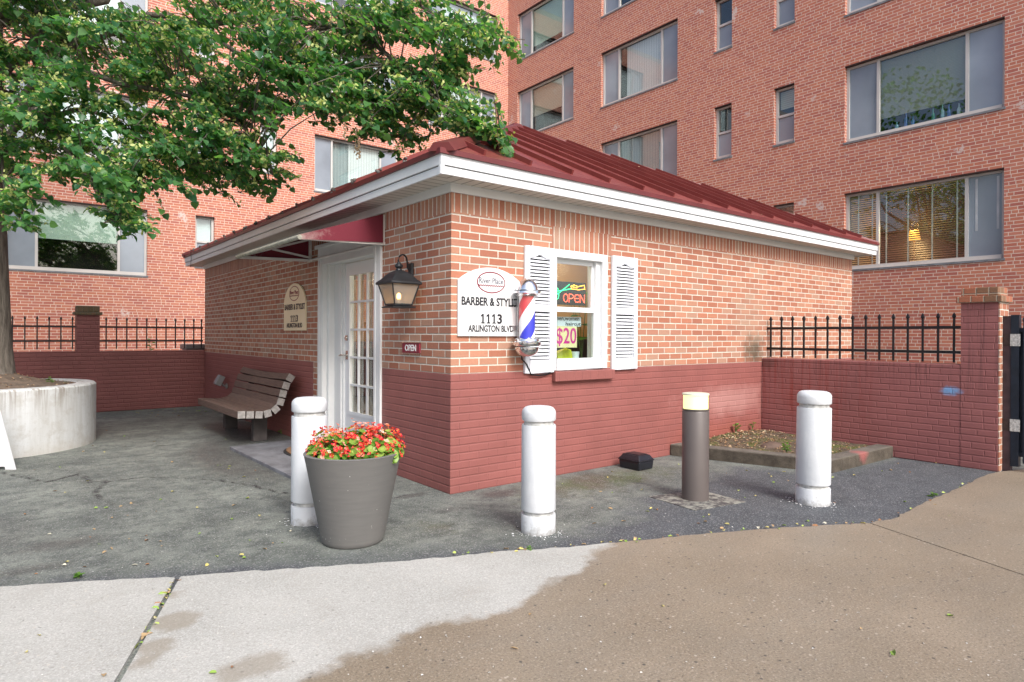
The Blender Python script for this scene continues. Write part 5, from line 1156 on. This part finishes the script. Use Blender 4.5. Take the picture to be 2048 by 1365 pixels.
for side, nm, r_, a0, a1, z0, z1 in wins:
    F = AR if side == 'R' else AL
    big = nm in 'ABCDEF'; O0, O1 = -.17, -.10; fw2 = .055
    b = MB(); b.box(F, a0, a0+fw2, O0, O1, z0, z1); b.box(F, a1-fw2, a1, O0, O1, z0, z1); b.box(F, a0+fw2, a1-fw2, O0, O1, z1-fw2-.01, z1); b.box(F, a0+fw2, a1-fw2, O0, O1+.02, z0, z0+.085)
    if big:
        W_ = a1-a0; m1, m2 = a0+W_*.225, a0+W_*.785
        if side == 'L': m1, m2 = a0+W_*.205, a0+W_*.785
        b.box(F, m1-.028, m1+.028, O0, O1, z0+.085, z1-fw2-.01); b.box(F, m2-.028, m2+.028, O0, O1, z0+.085, z1-fw2-.01)
    else:
        zm = z0+(z1-z0)*.50; b.box(F, a0+fw2, a1-fw2, O0, O1, zm-.028, zm+.028)
    w = b.build('window', M_al, apt)
    MB().box(F, a0-.02, a1+.02, -.10, .02, z0-.045, z0-.002).build('sill', M_sl, w)
    MB().box(F, a0, a1, -.10, -.004, z1-.022, z1-.002).build('lintel', M_lin, w)
    # room behind
    rb_ = MB(); d_ = -1.3
    for pts in ([(a0, d_, z0), (a1, d_, z0), (a1, d_, z1), (a0, d_, z1)], [(a0, O0, z0), (a1, O0, z0), (a1, d_, z0), (a0, d_, z0)], [(a0, d_, z1), (a1, d_, z1), (a1, O0, z1), (a0, O0, z1)], [(a0, O0, z0), (a0, d_, z0), (a0, d_, z1), (a0, O0, z1)], [(a1, d_, z0), (a1, O0, z0), (a1, O0, z1), (a1, d_, z1)]): rb_.quad(*[F.p(*p) for p in pts])
    rb_.build('room', M_room, w)
    g0, g1 = z0+.085, z1-fw2-.01
    if big:
        amber = (side, nm, r_) == ('R', 'A', 0); ps_ = M_scr if (side == 'L' or nm != 'C') else M_scr
        MB().box(F, a0+fw2, m1-.028, -.145, -.139, g0, g1).build('pane', M_pane if amber else ps_, w); MB().box(F, m2+.028, a1-fw2, -.145, -.139, g0, g1).build('pane', ps_, w)
        MB().box(F, m1+.028, m2-.028, -.150, -.144, g0, g1).build('pane', M_pane, w)
        c0, c1 = m1-.02, m2+.02; H_ = g1-g0
        key = side+nm+str(r_)
        if key == 'RA0':
            for q0, q1, mt_ in ((a0+fw2, m1-.02, M_lamplit), (m1+.02, m2-.02, M_slat)):
                sl_ = MB(); zz = g0+.02
                while zz < g1: sl_.obox(F.p((q0+q1)/2, -.215, zz), F.R, Vector((F.N.x, F.N.y, -.75)).normalized(), Vector((F.N.x*.75, F.N.y*.75, 1)).normalized(), q1-q0, .05, .003); zz += .047
                sl_.build('blind', mt_, w); tp = MB()
                for t in ((.3, .8) if mt_ is M_lamplit else (.08, .345, .625, .90)): a = q0+(q1-q0)*t; tp.box(F, a-.014, a+.014, -.186, -.182, g0, g1)
                tp.build('ladder_tape', M_tape, w)
            tp = MB()
            for t in (.25, .8): a = m2+(a1-m2)*t; tp.box(F, a-.02, a+.02, -.137, -.134, g0+.5, g1-.05)
            tp.build('ladder_tape', pm('hazed_tape', (.42, .46, .48), .6), w)
        elif key == 'RA1': blind_box(F, c0, c1, g0+H_*.20, g1, M_beige, w)
        elif key == 'RA2': blind_box(F, c0, c1, g0, g1, M_whiteb, w)
        elif key == 'RB2': blind_box(F, c0+(c1-c0)*.15, c1, g0, g1, M_vert, w); 
        elif key == 'RB1': blind_box(F, c0, c1, g0, g1, M_vertd, w)
        elif key == 'RC2': blind_box(F, c0, c1, g0+H_*.38, g1, M_cream, w)
        elif key == 'RC3': blind_box(F, c0, c1, g0+H_*.18, g1, M_green, w)
        elif key in ('LF0',): blind_box(F, c0, c1, g0+H_*.45, g1, M_green, w)
        elif key == 'LE1': blind_box(F, c0, c0+(c1-c0)*.36, g0, g1, M_vertd, w, -.25); blind_box(F, c0+(c1-c0)*.36, a1-.06, g0, g1, M_vert, w)
        elif side == 'L': blind_box(F, c0, c1, g0+H_*(.0 if nm == 'D' else .25), g1, M_whiteb, w)
        else: blind_box(F, c0, c1, g0+H_*.3, g1, M_vertd if r_ == 1 else M_whiteb, w)
    else:
        MB().box(F, a0+fw2, a1-fw2, -.145, -.139, zm+.028, g1).build('pane', M_pane, w); MB().box(F, a0+fw2, a1-fw2, -.145, -.139, g0, zm-.028).build('pane', M_scr, w)
        if side == 'L': blind_box(F, a0+fw2, a1-fw2, zm, g1, M_whiteb, w)
        elif r_ == 1 and nm == 's': blind_box(F, a0+fw2, a1-fw2, zm+.2, g1, M_cream, w)
# bottles on the sill of the window with the beige blind
cols = [((.10, .28, .32), 'clear'), ((.06, .15, .42), 'blue'), ((.02, .12, .35), 'cobalt'), ((.03, .22, .16), 'green'), ((.20, .38, .42), 'pale'), ((.08, .14, .45), 'violet blue'), ((.35, .45, .45), 'whitish')]
lbl = ['short clear bottle, leftmost on the sill under the beige blind', 'tall pale blue bottle second from the left under the beige blind', 'dark cobalt blue bottle third from the left under the beige blind', 'green bottle in the middle of the row under the beige blind', 'tall pale glass bottle right of the green bottle under the beige blind', 'violet blue bottle second from the right under the beige blind', 'whitish bottle, rightmost on the sill under the beige blind']
for i, (u, h_) in enumerate(((1794, .16), (1812, .30), (1826, .20), (1866, .26), (1885, .30), (1898, .27), (1918, .24))):
    y = at_x(u, 240, X1+.2)[1]; c, nm = cols[i]
    b = MB(); b.lathe([(.03, 0), (.035, .01), (.035, h_*.55), (.014, h_*.72), (.012, h_*.95), (.016, h_)], (X1+.20, y, SILL0+FLH+.088), 12)
    tag(b.build('bottle', pm('bottle_glass_'+nm.replace(' ', '_'), c, .08, .05, spec=.8), smooth=50), lbl[i], 'bottle', 'bottles on the apartment window sill')
tl_ = thing('table_lamp', 'lit amber table lamp behind the dark slatted blind', 'lamp', (X1+.75, .93, 3.0))
b = MB(); c = (X1+.75, .93, 0); b.lathe([(.06, 3.0), (.06, 3.05), (.02, 3.1), (.02, 3.45)], c, 14); b.build('stand', M_lamplit, tl_, smooth=50)
MB().lathe([(.12, 3.45), (.085, 3.66)], c, 20).build('shade', pm('lit_amber_shade', (1, .6, .2), .6, 0, emit=(1, .42, .07), estr=1.5), tl_, smooth=50)
l = bpy.data.lights.new('table_lamp_light', 'POINT'); l.energy = 40; l.color = (1, .6, .25); l.shadow_soft_size = .1
lo = bpy.data.objects.new('table_lamp_light', l); COL.objects.link(lo); lo.location = (X1+.7, .93, 3.75)
# ================================================================== THE TREE
tree = thing('linden_tree', 'large linden tree in flower spreading over the court from the round planter', 'tree', (-3.08, 5.3, .8))
mt, n, bs = new_mat('grey_bark'); co = n.objc(); gr = n.noise(n.scale(co, (9., 9., 1.4)), 3., 6, .7)
n.put(bs.inputs['Base Color'], n.mix(n.rng(gr, .35, .65), (.07, .058, .046), (.20, .175, .145))); bs.inputs['Roughness'].default_value = .95; n.put(bs.inputs['Normal'], n.bump(gr, .9, .03)); M_bark = mt
TB = Vector((-3.08, 5.3, .78))
MB().tube([TB+Vector((0, 0, -.05)), TB+Vector((.0, 0, .10)), TB+Vector((0, 0, .45)), TB+Vector((-.02, 0, 1.3)), TB+Vector((-.05, .02, 2.4)), TB+Vector((-.06, .05, 3.6)), TB+Vector((0, .1, 5.2)), TB+Vector((.1, .1, 7.5))], [.31, .25, .215, .20, .19, .17, .13, .05], 18).build('trunk', M_bark, tree, smooth=70)
tk = lambda h: Vector((-3.13, 5.33, h))
# limbs in space: (pixel u, pixel v, metres from the eye) waypoints
limbs = [
 (3.6, .085, [(150, 90, 7.6), (330, 60, 7.4), (520, 40, 7.2), (690, 60, 6.9), (800, 130, 6.6), (880, 205, 6.3), (960, 255, 6.1), (1035, 290, 5.95)]),
 (4.2, .08, [(200, -30, 7.6), (420, -70, 7.3), (640, -60, 7.0), (800, -10, 6.8), (920, 60, 6.6), (1050, 80, 6.45)]),
 (3.2, .07, [(110, 150, 7.4), (250, 170, 7.2), (400, 200, 7.0), (500, 270, 6.8), (545, 350, 6.7)]),
 (3.0, .06, [(60, 220, 7.1), (140, 310, 6.8), (210, 400, 6.6), (235, 455, 6.5)]),
 (2.9, .05, [(0, 260, 7.2), (10, 380, 6.9), (55, 450, 6.7)]),
 (3.3, .06, [(150, 220, 7.6), (300, 290, 7.4), (420, 335, 7.2), (480, 372, 7.1)]),
 (4.4, .07, [(300, 30, 8.2), (500, 120, 8.0), (650, 190, 7.7), (745, 245, 7.3), (815, 285, 7.1)]),
 (4.6, .08, [(-100, -200, 7.0), (-200, -420, 6.0), (-250, -600, 5.2)]), (5., .08, [(300, -250, 7.4), (600, -420, 7.), (900, -420, 6.6)]),
 (4.5, .08, [(-200, 0, 8.5), (-500, -100, 9)]), (3.4, .07, [(80, 60, 8.6), (140, 10, 9.5), (190, 60, 10.2)]),
]
br = MB(); LP = []
for h0, r0, wp in limbs:
    pts = [tk(h0)]+[Vector(at_d(u, v, d)) for u, v, d in wp]
    # smooth
    sm_ = []
    for i in range(len(pts)-1):
        p0, p1, p2, p3 = pts[max(i-1, 0)], pts[i], pts[i+1], pts[min(i+2, len(pts)-1)]
        for t in np.linspace(0, 1, 7)[:-1]:
            t = float(t); sm_.append(.5*((2*p1)+(p2-p0)*t+(2*p0-5*p1+4*p2-p3)*t*t+(3*p1-p0-3*p2+p3)*t**3))
    sm_.append(pts[-1]); k = len(sm_); LP.append(sm_)
    br.tube(sm_, [r0*.62*(1-.93*i/(k-1)) for i in range(k)], 8)
# sprays of foliage: (pixel u, v, spread u, v, metres, depth spread, number of twigs)
S = [(60, 60, 95, 80, 7.3, .5, 70), (190, 50, 95, 75, 7.3, .6, 72), (330, 60, 85, 70, 7.3, .6, 60), (450, 60, 85, 70, 7.2, .6, 62), (570, 60, 75, 60, 7.0, .5, 52), (690, 40, 70, 50, 6.9, .5, 50), (790, 30, 60, 45, 6.7, .4, 40), (860, 60, 40, 40, 6.6, .3, 26),
     (40, 170, 80, 60, 7.0, .5, 60), (160, 170, 70, 50, 7.2, .6, 42), (290, 170, 75, 60, 7.2, .5, 55), (400, 170, 65, 55, 7.0, .5, 50), (500, 165, 65, 50, 6.9, .5, 45), (610, 140, 65, 50, 6.9, .4, 46), (700, 160, 65, 50, 6.7, .4, 50), (780, 170, 60, 55, 6.6, .4, 52), (850, 180, 45, 50, 6.4, .3, 36), (730, 225, 50, 35, 6.6, .3, 26), (790, 250, 35, 28, 6.7, .2, 12),
     (30, 290, 60, 60, 6.9, .5, 46), (110, 270, 70, 55, 6.8, .4, 50), (200, 290, 70, 55, 6.8, .5, 48), (290, 280, 60, 50, 7.0, .5, 40), (380, 270, 65, 45, 6.9, .4, 44), (460, 250, 55, 45, 6.8, .4, 40), (520, 290, 38, 40, 6.7, .3, 24),
     (30, 375, 38, 30, 6.8, .3, 16), (100, 365, 55, 35, 6.7, .4, 28), (200, 370, 65, 40, 6.6, .4, 36), (235, 425, 42, 28, 6.5, .3, 18), (300, 360, 55, 35, 6.8, .4, 26), (400, 330, 50, 28, 7.0, .3, 18), (460, 350, 40, 18, 7.1, .3, 10), (45, 440, 24, 20, 6.7, .2, 7),
     (910, 215, 34, 28, 6.25, .25, 17), (950, 250, 34, 24, 6.1, .2, 18), (1005, 280, 30, 14, 6.0, .12, 13), (930, 60, 40, 35, 6.6, .3, 12), (900, 110, 40, 35, 6.5, .3, 12), (990, 85, 38, 22, 6.5, .2, 7), (640, 210, 45, 28, 6.9, .3, 14), (560, 215, 40, 28, 6.9, .3, 16),
     # the crown carries on above and beside the frame
     (100, -120, 200, 90, 7.2, 1., 110), (450, -130, 200, 90, 7.1, 1., 70), (750, -110, 130, 70, 6.8, .8, 40), (-150, 100, 120, 200, 7.5, 1.2, 110), (-120, 340, 90, 80, 7.0, .8, 40), (200, -360, 320, 150, 7., 1.5, 80), (650, -350, 260, 130, 6.8, 1.3, 50), (-300, -250, 220, 220, 7., 1.5, 110), (960, 75, 50, 22, 6.5, .3, 12), (880, 30, 50, 30, 6.6, .4, 18), (900, 150, 40, 40, 6.45, .3, 14), (640, 175, 60, 45, 6.8, .4, 26), (440, 345, 55, 22, 7.0, .3, 14), (500, 335, 40, 28, 6.8, .3, 14), (540, 315, 25, 35, 6.7, .2, 10), (545, 250, 30, 35, 6.8, .2, 10), (350, 330, 60, 40, 6.8, .4, 20), (270, 410, 40, 22, 6.6, .2, 10), (820, 275, 26, 18, 6.9, .2, 8), (120, 60, 140, 80, 9.3, .8, 60), (350, 120, 150, 90, 8.6, .6, 60)]
trunk_xy = np.array([-3.1, 5.3]); LB, LD, LN, LS, BB, BD, BS = [], [], [], [], [], [], []
allp = np.array([p[:] for s in LP for p in s[3:]])
for (u, v, su, sv, d, sd_, num) in S:
    kc = max(2, int(num/5.5)); cl = []
    for _ in range(kc):
        rr, aa = math.sqrt(rng.uniform()), rng.uniform(0, 6.283)
        cl.append((u+su*rr*math.cos(aa), v+sv*rr*math.sin(aa), d+rng.normal(0, sd_*.7)))
    for _ in range(int(num*1.12)):
        cu_, cv_, cd_ = cl[int(rng.integers(kc))]
        dd = cd_+rng.normal(0, .14); p = at_d(cu_+rng.normal(0, 19), cv_+rng.normal(0, 12), dd)
        out = np.r_[p[:2]-trunk_xy, 0]; out /= np.linalg.norm(out)+1e-6
        dr_ = out*rng.uniform(.5, 1.1)+np.array([rng.normal(0, .5), rng.normal(0, .5), rng.normal(-.22, .28)]); dr_ /= np.linalg.norm(dr_)
        L = rng.uniform(.22, .48); st_p = p-dr_*L*.6; kk = int(rng.integers(9, 15))
        pts = [st_p+dr_*L*t+np.array([0, 0, -.16*L*t*t]) for t in np.linspace(0, 1, 5)]
        br.tube(pts, [.005, .004, .003, .0025, .0015], 4)
        if rng.uniform() < .30:
            q = allp[np.argmin(((allp-st_p)**2).sum(1))]
            if np.linalg.norm(q-st_p) < 1.3: mid = (q+st_p)/2+np.array([0, 0, .06]); br.tube([q, mid, st_p], [.009, .007, .004], 5)
        side = np.cross(dr_, [0, 0, 1.]); side /= np.linalg.norm(side)+1e-6
        flower = rng.uniform() < .62
        for j in range(kk):
            t = (j+.3)/kk; q = st_p+dr_*L*t+np.array([0, 0, -.16*L*t*t]); sg = 1 if j % 2 else -1
            ld = side*sg*rng.uniform(.4, 1.)+dr_*rng.uniform(.2, .9)+np.array([0, 0, -rng.uniform(.15, .9)])+rng.normal(0, .25, 3)
            LB.append(q+side*sg*.02); LD.append(ld); LN.append(np.array([0, 0, 1.])+out*.35*rng.normal(.6, .5)+rng.normal(0, .38, 3)); LS.append(rng.uniform(.04, .095))
            if flower and rng.uniform() < .48:
                for _q in range(3): BB.append(q+rng.normal(0, .02, 3)+np.array([0, 0, .012])); BD.append(rng.normal(0, 1, 3)); BS.append(rng.uniform(.028, .052))
# the crown above the picture: coarser leaves
for cx_, cy_, cz_, rad_, num in ((-3.2, 5.8, 8.6, 2.6, 700), (-3.6, 6.6, 11., 2.4, 900), (-1.2, 5.4, 7.6, 1.6, 260), (-5.6, 5.4, 8., 2.4, 700), (-4.6, 4.4, 5.6, 1.6, 200), (-3.2, 8.4, 9., 2.2, 600)):
    q = rng.normal(0, 1, (num, 3)); q /= np.linalg.norm(q, axis=1)[:, None]; q = np.array([cx_, cy_, cz_])+q*rad_*rng.uniform(.35, 1., (num, 1))**.6*np.array([1, 1, .8])
    for p in q: LB.append(p); LD.append(np.array([rng.normal(), rng.normal(), -.6])); LN.append(np.array([rng.normal(0, .4), rng.normal(0, .4), 1.])); LS.append(rng.uniform(.13, .2))
    br.tube([tk(3.5+cz_*.2), Vector((cx_*.6-1.2, cy_*.6+2.1, cz_*.75)), Vector((cx_, cy_, cz_))], [.08, .05, .02], 6)
br.build('branches', M_bark, tree, smooth=70)
LB, LD, LN, LS = map(np.array, (LB, LD, LN, LS))
V, Fq = leaves(LB, LD, LN, LS, LS*.95, .22)
M_leaf = leaf_mat('linden_leaf', (.035, .13, .06), (.13, .29, .09), .52, .30)
np_mesh('foliage', V, Fq, M_leaf, tree)
BB, BD, BS = map(np.array, (BB, BD, BS)); V, Fq = leaves(BB, BD, rng.normal(0, 1, BB.shape), BS, BS*.55, .1, False)
np_mesh('blossom', V, Fq, leaf_mat('linden_blossom', (.36, .45, .13), (.56, .58, .25), .3, .7), tree)
# dry strings of bud scales hanging from the twigs
for u, v0, v1, d in ((672, 185, 245, 6.4), (690, 230, 280, 6.4), (712, 255, 310, 6.5), (718, 280, 318, 6.45)):
    b = MB()
    for t in np.linspace(0, 1, 26): c = at_d(u+rng.normal(0, 2.), v0+(v1-v0)*t, d); b.ball(tuple(c), rng.uniform(.006, .013), 5, 4)
    b.build('dry_catkin', pm('dry_tan', (.36, .27, .17), .9, .3, 30), tree)
# drooping twigs at the left edge and the eave wire
wr = MB(); wr.tube([(-.285, 8.05, 2.80), (-.33, 8.0, 2.86), (-.30, 8.1, 2.70), (-.29, 8.2, 2.55)], .004, 5)
tag(wr.build('wire', M_blk), 'thin dark wire hanging over the far left end of the eave', 'wire')
